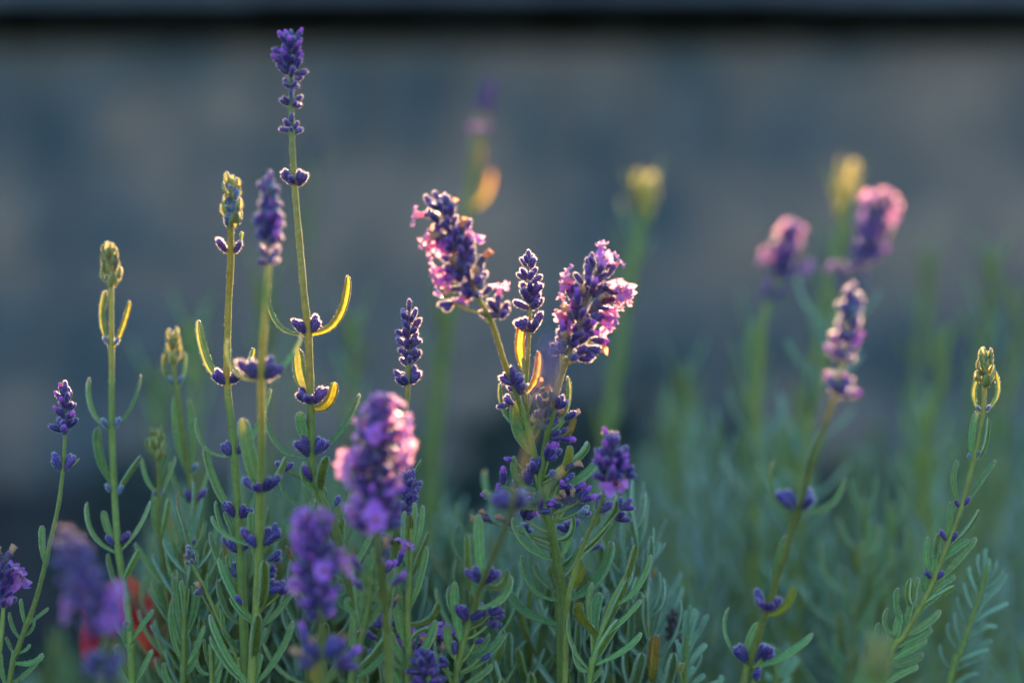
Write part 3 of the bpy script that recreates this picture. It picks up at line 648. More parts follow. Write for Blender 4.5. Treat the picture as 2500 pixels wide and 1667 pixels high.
# s17: right bloom with glowing petals
s = Stem('thick violet bloom ringed with glowing pink petals, broadest of the sharp heads', [(1302,822,.978),(1284,880,.985),(1268,945,.992),(1250,1040,.998)] + main[0:], 1.6)
fl17 = [(1300,640,-.8,-.5,-.2),(1290,660,-.9,0,.2),(1290,705,-.9,0,.2),(1282,735,-.9,.2,0),(1304,730,-.7,.1,-.6),(1296,765,-.8,.3,-.3),(1440,675,.9,.1,.2),(1425,660,.9,-.3,.3),(1430,690,.9,.1,.4),(1405,735,.8,.3,.4),(1418,715,.9,.2,.1),(1395,745,.7,.4,.5),(1380,560,.1,-1,.1,.7),(1425,598,.7,-.7,0,.7)]
s.head([(1304,818),(1322,765),(1345,700),(1368,640),(1382,592)], 112, 9, 10, nf=3, fl=fl17, taper=.25, el=58, mix=('bud_violet','bud_tipped','dry'))
s.loose(1345,800,3,ang=110,spread=30); s.loose(1290,800,2,ang=-110,spread=25); s.loose(1360,780,2,'bud_tipped',100,20)
s.leaf(1252,985,1298,945,1304,864,16,.35); s.leaf(1256,992,1300,1000,1318,944,15,-.5,0,'leaf_old_sunlit')
s.loose(1278,935,5,ang=25,spread=50); s.loose(1298,965,3,('bud_violet','dry'),60,25); s.loose(1262,985,5,('bud_violet','bud_tipped','dry'),0,80); s.loose(1275,1005,3,'bud_tipped',70,40); s.loose(1262,960,3,'dry',20,50,.8)
s.loose(1229,1088,6,ang=-30,spread=60,sc=1.15); s.loose(1212,1112,3,ang=-50,spread=50,sc=1.15); s.loose(1260,1055,6,('bud_violet','bud_violet','bud_tipped'),30,45,1.1); s.loose(1262,1003,2,ang=70,spread=25); s.loose(1185,1062,1,'bud_tipped',-70)
s.loose(1232,1160,4,ang=-20,spread=60); s.loose(1243,1176,4,('bud_violet','bud_tipped'),40,50); s.loose(1284,1112,6,ang=10,spread=60,sc=1.1); s.loose(1300,1135,5,('bud_violet','bud_tipped'),25,60,1.1); s.loose(1290,1078,1,'dry',55); s.loose(1305,1160,4,'dry',10,80,.8); s.loose(1330,1150,2,'bud_tipped',50,20); s.loose(1330,1176,3,('bud_violet','bud_blue'),70,40); s.loose(1286,1160,1,'bud_tipped',-80)
s.loose(1145,1150,4,('dry','bud_tipped','bud_violet'),-20,70); s.loose(1154,1115,1,'bud_tipped',-5); s.loose(1205,1192,4,('floret','bud_violet'),10,60,dd=.02); s.loose(1128,1198,2,'dry',-60,40,dd=.03); s.loose(1175,1205,2,'dry',-20,50,dd=.03); s.loose(1205,1225,4,ang=0,spread=60,dd=.03); s.loose(1345,1258,4,ang=20,spread=70,dd=.03); s.loose(1312,1220,4,ang=-10,spread=70,dd=.03)
s.leaf(1269,1292,1206,1250,1177,1186,14,.35); s.leaf(1280,1384,1222,1350,1199,1273,13,.35); s.leaf(1265,1440,1210,1405,1173,1360,20,.5,.01); s.leaf(1266,1296,1225,1245,1195,1200,8,.5)
s.leaf(1264,1243,1306,1228,1314,1184,15,-.4); s.leaf(1292,1354,1324,1332,1334,1290,18,-.75,0,'leaf_under'); s.leaf(1306,1377,1370,1330,1404,1242,24,.5,.012); s.leaf(1300,1300,1380,1215,1412,1146,24,-.45,.015)
s.leaf(1292,1310,1316,1285,1330,1253,12,.4); s.leaf(1300,1282,1303,1250,1306,1222,11,.7); s.leaf(1296,1330,1320,1300,1336,1275,12,-.5)
s.leaf(1252,1112,1292,1080,1308,1022,20,-.6,-.004,'leaf_under'); s.leaf(1254,1105,1320,1055,1350,1014,19,-.4,.012); s.leaf(1258,1150,1335,1095,1366,1062,22,.5,.008); s.leaf(1232,1130,1188,1100,1182,1046,13,.8,-.004)
s.leaf(1268,1370,1245,1330,1230,1290,12,.6,.015); s.leaf(1278,1450,1250,1420,1235,1380,11,.5,.02); s.leaf(1250,1175,1258,1140,1256,1110,8,.6)

# s18: head with a flower facing out
s = Stem('compact purple head with a single mauve flower facing outward below it', [(1396,1100,.955),(1378,1160,.97),(1352,1222,.985),(1326,1290,.995),(1306,1372,1.0),(1300,1450,1.005),(1298,1580,1.005)], 1.0)
s.head([(1398,1102),(1404,1060),(1406,1015)], 80, 6, 7, taper=.4, el=54, fl=[(1416,1112,.15,.2,-1,1.15),(1438,1060,.9,-.3,-.1,.7)], mix=('bud_tipped',))
s.loose(1375,1178,2,ang=35,spread=30,sc=1.3); s.leaf(1362,1190,1395,1165,1414,1134,13,.3); s.loose(1425,1168,4,ang=50,spread=50,dd=.05); s.loose(1412,1194,4,ang=40,spread=60,dd=.05); s.loose(1438,1090,2,ang=60,spread=20); s.loose(1395,1112,2,ang=10)

# s19: diagonal stem that leans toward the lens
s = Stem('diagonal stem leaning forward across the centre plant, blurred blue head', [(1262,880,.80),(1240,952,.82),(1212,1030,.845),(1188,1115,.87),(1166,1195,.905),(1139,1261,.935),(1103,1348,.97),(1091,1393,.98),(1077,1429,.985),(1061,1490,.985),(1050,1545,.985),(1044,1590,.985)], 1.15)
s.head([(1260,885),(1262,840),(1262,795)], 46, 5, 6, 'bud_violet', taper=.3, mix=('bud_blue',), el=40)
s.node(1248,925,1,1,.8,'bud_violet')
s.node(1172,1172,3,3,1.2,'bud_violet'); s.leaf(1182,1172,1240,1140,1288,1076,16,-.5,-.01); s.leaf(1164,1176,1125,1140,1114,1080,12,.4)
s.leaf(1106,1340,1102,1260,1098,1180,19,.8); s.leaf(1110,1342,1148,1345,1164,1308,15,-.6); s.node(1106,1342,2,2,1.1)
s.leaf(1094,1396,1150,1375,1173,1322,17,.5); s.leaf(1078,1424,1036,1400,1032,1344,10,.3); s.leaf(1062,1476,1046,1405,1045,1336,17,.9,-.004)
s.node(1077,1424,3,3,1.1); s.loose(1128,1412,4,ang=45,spread=60); s.loose(1122,1434,3,ang=60,spread=50); s.loose(1093,1474,1,ang=50); s.loose(1100,1514,1,ang=60); s.loose(1046,1500,1,ang=-10); s.loose(1026,1530,2,ang=-70,spread=30)
s.leaf(1062,1492,1100,1490,1123,1455,12,.5); s.leaf(1055,1546,1108,1512,1158,1457,17,.6); s.leaf(1052,1520,1030,1475,1030,1433,17,.9); s.leaf(1048,1552,1012,1525,999,1474,10,.4); s.leaf(1050,1572,1095,1555,1131,1526,16,.5)

# s20-s22: the right-hand trio
s = Stem('stem with a round pink-fringed blurred bloom above a small whorl', [(1790,640,1.26),(1770,680,1.26),(1758,720,1.26),(1745,850,1.26),(1738,1000,1.26),(1735,1580,1.26)], 1.5, hairs=3)
s.head([(1790,634),(1802,580),(1815,525)], 66, 7, 8, nf=2, taper=.2, el=55, fl=[(1815,512,.1,-1,0),(1835,520,.7,-.7,.2),(1795,525,-.6,-.8,.2),(1840,540,.9,-.3,.2),(1770,580,-1,-.2,.1)], mix=('bud_tipped',))
s.head([(1768,690),(1770,672),(1771,660)], 66, 1, 6, el=45, mix=('bud_tipped','bud_tipped'))
s.leaf(1742,900,1725,800,1738,740,20,.6); s.leaf(1742,1000,1720,940,1715,880,16,.5); s.pairs(1010,1500,60,1.1,'leaf_silver')
s = Stem('leaning stem with the long pink-lit blurred bloom before the yellow head', [(1990,600,1.25),(1960,640,1.25),(1925,740,1.25),(1895,850,1.25),(1860,980,1.25),(1840,1200,1.25),(1830,1580,1.25)], 1.5, hairs=3)
s.head([(1985,598),(2005,540),(2028,455)], 72, 9, 8, nf=3, taper=.2, el=56, fl=[(2000,450,-.5,-.8,0),(2050,455,.7,-.7,0),(2062,480,.9,-.2,0),(2030,440,.1,-1,0),(1980,500,-.9,-.3,0),(2055,500,.8,.1,.2)], mix=('bud_tipped',))
s.head([(1945,668),(1952,640),(1958,622)], 84, 2, 7, el=50, fl=[(1908,610,-.8,-.5,0),(1975,605,.6,-.8,0)])
s.pairs(760,1500,62,1.2,'leaf_silver')
s = Stem('long diagonal stem with sunlit spaced whorls and one curled pair of leaves', [(1918,905,.885),(1895,975,.895),(1866,1060,.905),(1834,1172,.925),(1817,1223,.935),(1772,1373,.955),(1757,1410,.96),(1720,1531,.975),(1704,1590,.975)], 1.35)
s.head([(1946,745),(1952,710),(1956,682)], 58, 3, 6, 'bud_violet', taper=.2, el=42, mix=('bud_blue',), d=.885)
for xx, yy in ((1944,784),(1936,828),(1924,900)): s.head([(xx-3,yy),(xx,yy-14),(xx+2,yy-24)], 66, 1, 7, el=52, d=.885, mix=('bud_tipped',))
mb = MB(); tube(mb, [v - s.root.location for v in spline([P(1918,905,.885), P(1936,828,.885), P(1946,748,.885)], 5)], .0010, 'stalk', 8, .12, 4); link('stalk', mb.mesh('stalk'), s.root)
s.leaf(1828,1172,1772,1130,1778,1060,15,.4); s.leaf(1842,1174,1905,1160,1940,1098,15,.4); s.node(1834,1168,2,2,1.35)
s.leaf(1770,1345,1785,1290,1806,1230,15,.8); s.node(1762,1400,2,2,1.1,front=2); s.leaf(1764,1412,1802,1392,1822,1345,19,-.7,0,'leaf_under')
s.leaf(1716,1530,1668,1460,1675,1394,12,.3); s.leaf(1726,1528,1800,1505,1867,1454,15,.5); s.leaf(1716,1525,1722,1470,1746,1430,16,.8); s.node(1718,1522,2,2,1.3); s.loose(1752,1512,3,ang=35,spread=30,sc=1.2); s.loose(1733,1560,2,ang=20,spread=20,sc=1.2)

# s23: the sharp green shoot at the right
s = Stem('sharp arching leafy shoot with a green cone head in a loop of leaves', [(2262,884,.99),(2257,955,.99),(2236,1058,.99),(2208,1166,.99),(2174,1256,.99),(2141,1340,.99),(2115,1390,.99),(2075,1460,.99),(2020,1585,.99)], 1.2)
s.green([(2262,888),(2263,845),(2264,815)], 30, 18, 0)
s.leaf(2254,950,2236,905,2252,856,10,.5); s.leaf(2260,948,2290,905,2284,850,10,.5); s.node(2257,942,1,1,.65,'bud_blue')
s.leaf(2232,1058,2232,1000,2244,944,13,.7); s.leaf(2240,1060,2262,1020,2269,959,13,-.5); s.node(2238,1050,1,1,.6,'bud_blue')
s.leaf(2204,1164,2190,1110,2200,1056,11,.4); s.leaf(2214,1164,2248,1110,2287,1056,12,.4); s.node(2208,1160,1,1,.6)
s.leaf(2172,1256,2180,1200,2188,1150,14,.8); s.leaf(2178,1256,2220,1215,2248,1170,13,-.4); s.node(2176,1246,1,1,.6)
s.leaf(2138,1340,2128,1290,2132,1232,11,.4); s.leaf(2146,1340,2200,1285,2242,1234,15,.5); s.node(2143,1330,1,1,.7); s.leaf(2142,1335,2145,1290,2155,1250,13,.7)
for L_ in ((2118,1388,2150,1350,2195,1322,14),(2114,1390,2088,1380,2091,1328,11),(2110,1395,2150,1370,2192,1345,13),(2090,1425,2120,1390,2160,1360,13),(2084,1440,2062,1400,2062,1350,12),(2078,1455,2115,1440,2161,1400,14),(2070,1465,2035,1440,2040,1395,12),(2062,1485,2105,1465,2140,1442,14),(2050,1510,2090,1490,2128,1466,14),(2048,1515,2022,1480,2018,1430,13),(2040,1535,2085,1520,2120,1500,14),(2030,1560,1998,1520,1995,1480,13),(2030,1560,2070,1545,2110,1530,14),(2100,1408,2098,1365,2108,1325,14),(2080,1450,2085,1410,2098,1372,14),(2060,1490,2058,1450,2068,1410,14),(2044,1525,2042,1488,2050,1450,14),(2160,1290,2195,1258,2226,1240,13),(2158,1295,2150,1262,2158,1225,12),(2128,1366,2126,1335,2134,1300,13)): s.leaf(*(L_[:6] + (L_[6] * 1.15,)), random.choice((.5,.7,-.5)))

# ------------------------------------------------------------------ leafy shoots without flowers, in focus along the bottom
s = Stem('upright leafy shoot beside the small dark spike, bundle of leaves at its tip', [(946,1215,.985),(944,1271,.985),(941,1332,.985),(935,1407,.985),(939,1484,.985),(937,1590,.985)], 1.25, name='lavender_shoot', cat='lavender')
for L_ in ((937,1300,928,1240,930,1172,12,.7),(940,1290,948,1220,952,1153,12,.7),(943,1285,962,1225,971,1160,12,.7),(942,1270,940,1220,942,1182,14,.8,0,'leaf_under'),(929,1488,915,1413,910,1340,18,.8),(932,1411,916,1352,905,1284,14,.6),(933,1546,908,1522,879,1472,13,.5),(929,1530,908,1488,893,1451,19,.8),(944,1397,962,1332,980,1253,16,.7),(941,1334,956,1290,985,1220,14,-.5),(945,1435,984,1422,1006,1383,18,-.5),(939,1490,952,1456,985,1442,12,-.4),(949,1542,978,1484,1000,1421,18,.7),(938,1570,955,1540,950,1500,14,.6),(930,1575,905,1550,897,1524,16,.8)): s.leaf(*L_)
s = Stem('leafy shoot of stacked blades, purple flowers hiding behind it', [(852,1312,.965),(848,1373,.965),(840,1423,.965),(826,1484,.965),(810,1555,.965),(804,1590,.965)], 1.3, name='lavender_shoot')
for L_ in ((832,1464,822,1383,810,1310,11,.5),(848,1445,876,1383,905,1304,16,.6),(812,1541,862,1495,898,1435,17,-.5),(826,1567,862,1522,896,1476,15,.6),(812,1524,810,1453,818,1403,15,.8),(828,1429,826,1390,832,1352,14,.8),(812,1417,800,1395,804,1373,12,.5),(848,1380,842,1330,844,1274,10,.7),(850,1370,852,1310,856,1256,10,.7),(850,1372,862,1320,868,1270,10,.7),(846,1390,866,1340,881,1290,12,.6),(844,1400,836,1350,838,1290,10,.6)): s.leaf(*L_)
s = Stem('branching leafy shoot with long blades right of the centre plant', [(1436,1322,1.0),(1402,1390,1.0),(1378,1460,1.0),(1362,1524,1.0),(1350,1590,1.0)], 1.2, name='lavender_shoot')
for L_ in ((1346,1545,1314,1480,1307,1408,11,.4),(1360,1522,1382,1480,1420,1422,21,-.6),(1372,1528,1432,1492,1473,1452,13,.5),(1382,1464,1432,1420,1473,1376,12,.5),(1388,1454,1412,1390,1440,1331,20,-.5),(1410,1389,1462,1350,1495,1273,13,.5),(1436,1340,1446,1300,1460,1250,17,-.6),(1370,1470,1366,1410,1380,1360,20,.8,.012),(1362,1490,1352,1400,1361,1337,11,.5),(1354,1570,1366,1552,1386,1538,14,.5),(1400,1400,1440,1340,1443,1310,14,.5,.01),(1350,1560,1330,1530,1318,1480,12,.5)): s.leaf(*L_)
s.leaf(1330,1440,1330,1410,1341,1390,20,-.8,-.01,'leaf_under'); s.loose(1358,1455,1,'bud_blue',10,10,.9)
s = Stem('silvery leafy shoot tip beside the dried brown seed head', [(1578,1462,1.035),(1575,1520,1.035),(1573,1590,1.035)], 1.1, name='lavender_shoot')
for L_ in ((1575,1485,1578,1435,1584,1388,11),(1572,1500,1572,1450,1574,1400,11),(1578,1480,1588,1430,1598,1396,11),(1580,1475,1590,1435,1602,1402,10),(1580,1500,1604,1450,1627,1410,11),(1576,1520,1584,1480,1600,1452,13),(1578,1530,1600,1500,1623,1478,13),(1575,1562,1580,1545,1594,1528,12),(1580,1580,1600,1562,1620,1549,12),(1570,1522,1560,1490,1553,1466,9),(1571,1530,1562,1500,1560,1475,10),(1560,1590,1540,1565,1538,1540,12),(1540,1600,1525,1565,1517,1533,12),(1568,1570,1645,1568,1652,1550,10)): s.leaf(*L_, .7, 0, 'leaf_silver')
s.loose(1562,1545,3,'bract',0,20,.9,-.01)
s = Stem('pale silvery shoot tucked behind the long diagonal stem', [(1788,1495,1.09),(1784,1540,1.09),(1780,1600,1.09)], 1.1, name='lavender_shoot')
for L_ in ((1786,1530,1797,1500,1803,1473,12),(1782,1530,1776,1505,1770,1477,11),(1784,1540,1784,1510,1786,1486,12),(1788,1550,1805,1530,1825,1502,12),(1788,1565,1812,1540,1832,1510,12),(1780,1570,1766,1555,1764,1543,12),(1786,1540,1800,1515,1812,1486,11),(1782,1585,1800,1570,1815,1555,12)): s.leaf(*L_, .7, 0, 'leaf_silver')
s = Stem('near leafy shoot with a blurred yellow-green tip beside the arching shoot', [(2012,1500,.84),(2006,1560,.84),(2000,1620,.84)], 1.6, name='lavender_shoot')
s.green([(2012,1560),(2014,1510),(2016,1476)], 42, 16, 0)
s.leaf(2004,1580,1985,1550,1983,1512,14,.6); s.leaf(2004,1590,1975,1570,1970,1545,16,.6); s.leaf(2008,1590,2030,1560,2035,1520,16,.6)
s = Stem('grey-green leafy shoot below the sharp arching shoot', [(2268,1300,1.06),(2250,1370,1.06),(2222,1450,1.06),(2200,1510,1.06),(2175,1590,1.06)], 1.2, name='lavender_shoot')
for L_ in ((2266,1330,2262,1290,2264,1258,11),(2264,1340,2248,1300,2250,1272,11),(2266,1340,2280,1310,2290,1285,11),(2262,1350,2290,1330,2305,1310,12),(2256,1370,2285,1350,2315,1318,12),(2250,1370,2232,1330,2226,1300,11),(2250,1380,2262,1340,2275,1300,13),(2230,1430,2250,1390,2260,1360,14),(2232,1430,2280,1400,2318,1385,14),(2226,1440,2205,1400,2200,1370,12),(2215,1470,2260,1440,2290,1440,14),(2205,1500,2250,1480,2280,1470,14),(2205,1500,2180,1460,2180,1430,12),(2190,1540,2230,1520,2260,1510,14),(2188,1545,2165,1510,2160,1480,12),(2240,1410,2270,1370,2296,1345,13),(2238,1400,2222,1370,2216,1335,12),(2210,1480,2196,1440,2194,1405,12),(2198,1520,2236,1500,2272,1490,13),(2258,1365,2268,1320,2270,1280,11),(2180,1570,2215,1555,2248,1545,13),(2212,1480,2240,1455,2262,1425,13)): s.leaf(*(L_[:6] + (L_[6] * .74,)), .5, 0, 'leaf_silver', .6)
s = Stem('tight leafy shoot tip below the two small green-headed stems', [(425,1350,1.02),(424,1430,1.02),(422,1538,1.02),(420,1600,1.02)], 1.3, name='lavender_shoot')
for L_ in ((418,1460,408,1390,401,1323,10),(424,1450,424,1390,415,1332,12),(430,1450,444,1390,441,1344,11),(432,1460,448,1400,455,1340,12),(416,1480,398,1430,396,1374,10),(416,1520,398,1460,391,1398,11),(427,1528,450,1490,469,1435,12),(428,1560,445,1520,450,1470,14),(420,1590,385,1560,378,1520,12),(422,1450,425,1390,432,1350,13)): s.leaf(*L_, .7)
s = Stem('small low shoot with short crowded leaves near the sturdy stem', [(484,1480,1.0),(486,1530,1.0),(488,1600,1.0)], 1.0, name='lavender_shoot')
for L_ in ((484,1540,474,1500,469,1466,8),(486,1530,484,1500,482,1478,8),(488,1540,498,1510,503,1490,9),(490,1560,502,1530,508,1492,10),(482,1560,462,1540,452,1515,9),(487,1580,500,1560,506,1535,10)): s.leaf(*L_, .6)
s = Stem('thin leaning stem with a tiny grey-violet knob head', [(440,1292,1.0),(452,1316,1.0),(476,1362,1.0),(503,1424,1.0),(544,1512,1.0),(560,1600,1.0)], .75)
s.head([(440,1294),(438,1282),(436,1272)], 32, 2, 6, 'bud_grey', el=45, taper=.2); s.loose(463,1365,3,('dry','bud_grey'),-40,40,.7); s.leaf(477,1364,476,1340,477,1316,6,.5); s.leaf(503,1424,498,1400,505,1380,8,.5); s.leaf(515,1450,512,1420,508,1395,10,.6)
s = Stem('dead brown seed head on a dark stalk beside the silvery shoot tip', [(1549,1478,1.06),(1549,1530,1.06),(1549,1590,1.06)], .8, mat='seed_brown')
s.head([(1548,1478),(1548,1440),(1547,1418)], 44, 3, 6, 'seed', el=45, taper=.3)
s = Stem('low cluster of dark blue-violet buds at the foot of the diagonal stem', [(985,1590,.97),(984,1620,.97)], 1.2)
s.head([(985,1590),(980,1545),(972,1508)], 84, 4, 8, 'bud_violet', el=60, taper=.2); s.loose(988,1500,3,'dry',20,50,1.0,.02); s.loose(1020,1478,3,('floret','bud_tipped'),10,50,1.0,.04); s.loose(955,1500,2,'floret',0,40,1.0,.04)

# ------------------------------------------------------------------ red flower behind the stems at the left
root = link('red_flower', None); c = P(302,1408,1.14); root.location = (c.x, c.y, 0)
tag(root, 'blurred red flower behind the large dark violet bloom', 'flower')
mb = MB(); tube(mb, spline([Vector((0,0,-.01)), Vector((.004,0,.12)), Vector((0,0,c.z))], 6), .0016, 'stalk', 8); link('stalk', mb.mesh('stalk'), root)
for i in range(7):
    a = i * 6.283 / 7; rad = Vector((math.cos(a), math.sin(a) * .8, 0)); b = Vector((0, 0, c.z - .006)); mb = MB()
    leaf_geo(mb, b, b + rad * .013 + Vector((0,0,.004)), b + rad * .024 + Vector((0,0,.022 - .040 * (i % 3 == 0))), .022, Vector((0,0,1)) - rad, 'red_petal', hairs=0, pet=.4, tipk=.5)
    link('petal', mb.mesh('petal'), root)

MARKS = [(40,'the thin stem with one short violet head'),(190,'the large dark violet bloom'),(300,'the tall stem with the tight green head'),(410,'the two small green-headed stems'),(510,'the thin stem with the grey-violet knob'),(580,'the sturdy stem with the blue-violet head'),(660,'the tallest stem'),(735,'the soft blurred deep violet bloom'),(820,'the leafy shoot of stacked blades'),(885,'the bloom lit white at the top'),(945,'the upright shoot beside the small dark spike'),(1060,'the diagonal stem leaning forward'),(1180,'the leaning bloom'),(1290,'the thick bloom ringed with glowing petals'),(1400,'the branching long-bladed shoot'),(1560,'the dead brown seed head'),(1730,'the diagonal stem with sunlit whorls'),(1850,'the pale silvery shoot'),(2000,'the blurred yellow-green tip'),(2090,'the sharp arching shoot'),(2230,'the grey-green shoot under the arching one'),(2340,'the blurred flowerless stems')]
def beside(x): return min(MARKS, key=lambda m_: abs(m_[0] - x))[1]
# ------------------------------------------------------------------ far blurred stems, each one its own thing
def far_stem(label, pts, kind, W=50, hl=70, r=1.5, group='blurred stems far behind', nleaf=8):
    d = pts[0][2]; low = P(*pts[-1]); foot = Vector((low.x * .97, low.y, 0)); root = link('flowering_lavender', None); root.location = foot
    tag(root, label, 'lavender', group)
    way = [P(*p) for p in pts] + [Vector((low.x, low.y, low.z * .5)), foot + Vector((0,0,-.01))]
    path = [p - foot for p in spline(way, 6)]
    mb = MB(); tube(mb, list(reversed(path)), r / 1000, 'stalk', 6); link('stalk', mb.mesh('stalk'), root)
    top = path[0]; T = (path[0] - path[1]).normalized(); X, Y = frame(T)
    mb = MB(); Wm = px(W, d) / 2; H = px(hl, d)
    if kind == 'green':
        for i in range(16):
            a = i * 2.4; rad = X * math.cos(a) + Y * math.sin(a); b = top + T * (H * i / 18)
            leaf_geo(mb, b + rad * Wm * .4, b + rad * Wm * .8 + T * .003, b + rad * Wm * (.6 + .3 * (i < 10)) + T * .0075, .005, -rad, 'bract', True, 0, .6, .45)
    elif kind:
        n = max(3, int(H / .0045))
        for i in range(n):
            for q in range(7):
                a = q * .9 + i * .45; rad = X * math.cos(a) + Y * math.sin(a); e = R(50 * (1 - .5 * i / n))
                bud_geo(mb, kind, .0055, .0014, 6, 0, orient(top + T * (H * i / n), rad * math.sin(e) + T * math.cos(e), Wm / .0055))
    if kind: link('flower_head', mb.mesh('flower_head'), root)
    for i in range(nleaf):
        j = int(2 + (len(path) - 8) * (i // 2) / max(1, nleaf / 2)); p = path[j]; a = (i % 2) * math.pi + (i // 2) * 1.2; rad = Vector((math.cos(a), math.sin(a), 0))
        mb = MB(); leaf_geo(mb, p, p + rad * .006 + Vector((0,0,.012)), p + rad * random.uniform(.008,.016) + Vector((0,0,random.uniform(.024,.034))), .0038, Vector((0,0,1)) - rad, 'leaf', True, 0); link('leaf', mb.mesh('leaf'), root)
    return root
rt = far_stem('far blurred stem, faint violet tip, a pink ball of light, stalk glow painted as an orange leaf', [(1110,262,1.4),(1102,300,1.4),(1084,430,1.4),(1060,560,1.4),(1035,720,1.4),(1005,950,1.4),(990,1200,1.4)], 'bud_violet', 50, 75, 3.0, None, 0)
mb = MB()
for q in range(8):
    a = q * .785; bud_geo(mb, 'petal_bud', .006, .0016, 6, 0, orient(P(1100,300,1.4) - rt.location, (math.cos(a), math.sin(a), .5), 1.1))
link('flower_head', mb.mesh('flower_head'), rt)
mb = MB(); leaf_geo(mb, P(1086,470,1.4) - rt.location, P(1112,450,1.4) - rt.location, P(1128,392,1.4) - rt.location, .005, (-.6,-.6,.3), 'leaf_old_sunlit', True, 0); link('leaf', mb.mesh('leaf'), rt)
mb = MB(); leaf_geo(mb, P(1078,475,1.4) - rt.location, P(1088,400,1.4) - rt.location, P(1104,312,1.4) - rt.location, .007, (-.3,-.9,.1), 'leaf_old_sunlit', True, 0); link('leaf', mb.mesh('leaf'), rt)  # blade added to paint the orange sun glow of the stalk
far_stem('far blurred stem with a short glowing yellow bud tip against the wall', [(1480,470,1.4),(1472,520,1.4),(1450,620,1.4),(1425,780,1.4),(1395,1000,1.4),(1370,1250,1.4)], 'green', 52, 62, 3.2, None, 18)
far_stem('far blurred stem with a long yellow head behind the pink-lit bloom', [(1940,470,1.38),(1930,540,1.38),(1900,700,1.38),(1870,850,1.38),(1840,1000,1.38),(1820,1250,1.38)], 'green', 56, 100, 3.2, None, 20)
far_stem('faint mauve far head behind the tallest stem', [(716,385,1.75),(706,480,1.75),(700,600,1.75),(690,800,1.75),(680,1100,1.75)], 'bud_grey', 40, 60, 1.6, None, 6)
for pts in ([(2140,590,1.55),(2128,680,1.55),(2110,800,1.55),(2090,1000,1.55),(2080,1250,1.55)], [(2284,590,1.4),(2270,700,1.4),(2250,850,1.4),(2230,1100,1.4)], [(2335,680,1.45),(2330,800,1.45),(2310,950,1.45),(2290,1200,1.45)], [(2180,750,1.4),(2150,900,1.4),(2120,1050,1.4),(2100,1250,1.4)]):
    far_stem('blurred green stem without flowers far behind ' + beside(pts[-1][0]), pts, None, r=2.2, group='blurred green stems at the right', nleaf=14)
for pts in ([(1030,660,1.4),(1010,800,1.4),(985,1000,1.4),(975,1250,1.4)], [(440,745,1.35),(445,850,1.35),(450,1000,1.35),(455,1200,1.35)], [(812,730,1.4),(808,850,1.4),(800,1000,1.4),(790,1200,1.4)], [(610,640,1.4),(612,760,1.4),(615,900,1.4),(615,1100,1.4)], [(1570,850,1.4),(1560,960,1.4),(1545,1100,1.4),(1535,1300,1.4)], [(350,860,1.4),(362,960,1.4),(375,1100,1.4),(380,1300,1.4)], [(1735,740,1.4),(1730,860,1.4),(1722,1000,1.4),(1715,1250,1.4)]):
    far_stem('pale blurred stem without flowers behind ' + beside(pts[-1][0]), pts, None, r=1.9, group='pale blurred stems in the middle distance', nleaf=14)

# ------------------------------------------------------------------ leafy mass behind: every shoot its own thing
PROF = [(0,1520),(180,1470),(300,1330),(380,1120),(600,1080),(900,1100),(1000,1060),(1150,1150),(1400,1130),(1560,900),(1700,980),(1850,980),(2000,1000),(2150,950),(2352,780),(2500,740)]
def prof(x):
    for a, b in zip(PROF, PROF[1:]):
        if a[0] <= x <= b[0]: return a[1] + (b[1] - a[1]) * (x - a[0]) / (b[0] - a[0])
    return PROF[0][1] if x < 0 else PROF[-1][1]
def shoot(x, y, d, kind, label, group, joined):
    label = label % beside(x)
    if 215 < x < 370 and 1.03 < d < 1.13: d += .1
    top = P(x, y, d); foot = Vector((top.x + random.uniform(-.05, .05), d + random.uniform(-.03, .05), 0))
    root = link('lavender_shoot', None); root.location = foot; tag(root, label, 'lavender', group)
    path = [p - foot for p in spline([foot + Vector((0,0,-.01)), foot.lerp(top, .5) + Vector((random.uniform(-.015,.015), 0, 0)), top], 10)]
    mb = MB(); tube(mb, path, [.0016 - .0009 * i / len(path) for i in range(len(path))], 'stalk', 6)
    if joined: jm = MB()
    else: link('stalk', mb.mesh('stalk'), root)
    z = top.z; i = 0; H = top.z
    while z > max(.12, H - .24):
        u = z / H * (len(path) - 1); j = min(int(u), len(path) - 2); p = path[j].lerp(path[j+1], u - j)
        a0 = (i % 2) * 1.57 + random.uniform(-.5, .5); age = min(1, i / 5)
        for sd in (0, 3.1416):
            a = a0 + sd; rad = Vector((math.cos(a), math.sin(a), 0)); e = R(10 + 26 * age + random.uniform(-8, 12)); sc = (.7 + .5 * age) * random.uniform(.85, 1.2)
            dr = rad * math.sin(e) + Vector((0, 0, math.cos(e)))
            if joined:
                ln = .029 * sc; up = Vector((0,0,1)) - rad * .5
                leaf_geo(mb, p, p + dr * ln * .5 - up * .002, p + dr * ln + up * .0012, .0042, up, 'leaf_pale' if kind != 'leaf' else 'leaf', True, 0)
            else:
                link('leaf', random.choice(LIB[kind if random.random() > .035 else 'leaf_old_sunlit']), root, orient(p, dr, sc, face=Vector((0,0,1)) - rad * .5))
        z -= random.uniform(.0065, .0115); i += 1
    if joined: link('foliage', mb.mesh('foliage'), root)
rs = random.Random(11)
for i in range(96):
    x = rs.uniform(340, 1480) if i % 6 else rs.uniform(-30, 2400); d = rs.uniform(1.03, 1.16) if i % 6 else rs.uniform(1.15, 1.25)
    shoot(x, max(1190, prof(x) + 90) + rs.uniform(0, 240), d, rs.choice(('leaf','leaf','leaf_silver')), 'soft-focus leafy shoot just behind %s', 'shoots just behind the flowering stems', False)
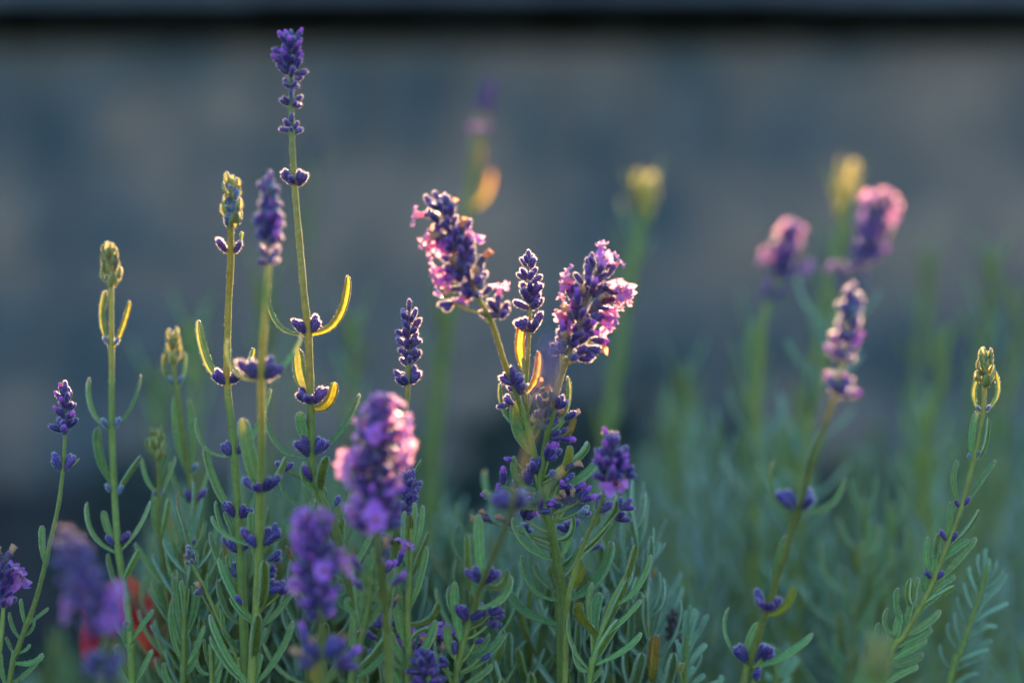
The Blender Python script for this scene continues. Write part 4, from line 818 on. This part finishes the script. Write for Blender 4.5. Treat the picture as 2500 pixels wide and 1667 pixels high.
for i in range(190):
    x = rs.uniform(-60, 2420); d = rs.uniform(1.25, 2.1)
    if x < 330 and rs.random() < .5: continue
    if 1800 < x < 2010 and rs.random() < .65: continue
    shoot(x, prof(x) + rs.uniform(0, 420), d, 'leaf' if rs.random() < .5 else 'leaf_silver', 'strongly blurred leafy shoot far behind %s', 'blurred shoots in the mass before the wall', True)

# ------------------------------------------------------------------ unseen shrubs added behind the wall, shaped to pass a slot of low sun
plant_mat('shrub_leaf', (0.05,0.09,0.03), (0.07,0.11,0.035), (0.2,0.25,0.03), 0.2, 0.5, noise=40)
plant_mat('shrub_wood', (0.08,0.06,0.045), (0.11,0.085,0.065), (0,0,0), 0.0, 0.9, noise=60)
rs = random.Random(3)
for cx in (-1.25, -.1, 1.1):
    root = link('shade_shrub', None); root.location = (cx, 3.75, 0)
    tag(root, 'unseen dense shrub added behind the stone wall to block the sun', 'shrub', 'unseen shade shrubs behind the stone wall')
    mb = MB()
    for q in range(4):
        b = Vector((rs.uniform(-.08,.08), .25 + rs.uniform(-.06,.06), -.02)); tip = Vector((rs.uniform(-.6,.6), rs.uniform(-.15,.5), rs.uniform(1.4,1.6)))
        pts = spline([b, b.lerp(tip,.5) + Vector((0,.05,.1)), tip], 8); tube(mb, pts, [.018 - .014*i/len(pts) for i in range(len(pts))], 'shrub_wood', 7)
    link('trunk', mb.mesh('trunk'), root)
    mb = MB()
    for q in range(1700):
        p = Vector((rs.uniform(-.72,.72), rs.uniform(-.22,.5), rs.uniform(1.14,1.62)))
        lo_ = 1.145 + .05 * math.sin(7*(cx+p.x)) + .03 * math.sin(17*(cx+p.x)+1) + (p.y + .22) * .26
        if p.z < lo_: p.z = lo_ + rs.uniform(0,.06)
        d = Vector((rs.gauss(0,1), rs.gauss(0,1), rs.gauss(-.3,.6))).normalized() * rs.uniform(.05,.08)
        leaf_geo(mb, p, p + d*.5 + Vector((0,0,.006)), p + d, rs.uniform(.028,.042), Vector((rs.gauss(0,.5), rs.gauss(-.3,.7), 1)), 'shrub_leaf', True, 0, .3, .4)
    link('crown', mb.mesh('crown'), root)

# ------------------------------------------------------------------ low cover added, coloured dark for the shade at the foot of the wall
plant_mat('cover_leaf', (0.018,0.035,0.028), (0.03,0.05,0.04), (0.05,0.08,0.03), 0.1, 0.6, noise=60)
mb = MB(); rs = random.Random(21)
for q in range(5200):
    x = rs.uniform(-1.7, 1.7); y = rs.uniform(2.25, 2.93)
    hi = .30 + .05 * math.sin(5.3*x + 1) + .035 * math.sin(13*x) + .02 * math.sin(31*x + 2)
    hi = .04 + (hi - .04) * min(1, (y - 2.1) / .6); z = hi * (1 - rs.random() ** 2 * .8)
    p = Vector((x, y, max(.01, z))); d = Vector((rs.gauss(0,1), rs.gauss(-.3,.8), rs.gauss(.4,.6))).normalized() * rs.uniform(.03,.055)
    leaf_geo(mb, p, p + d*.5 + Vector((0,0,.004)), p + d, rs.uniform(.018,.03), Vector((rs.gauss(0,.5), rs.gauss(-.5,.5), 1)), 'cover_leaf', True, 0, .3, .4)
o = link('shade_cover', mb.mesh('shade_cover')); o['kind'] = 'stuff'; o['label'] = 'leafy ground cover added at the foot of the wall, dark to stand for shade'; o['category'] = 'ground cover'
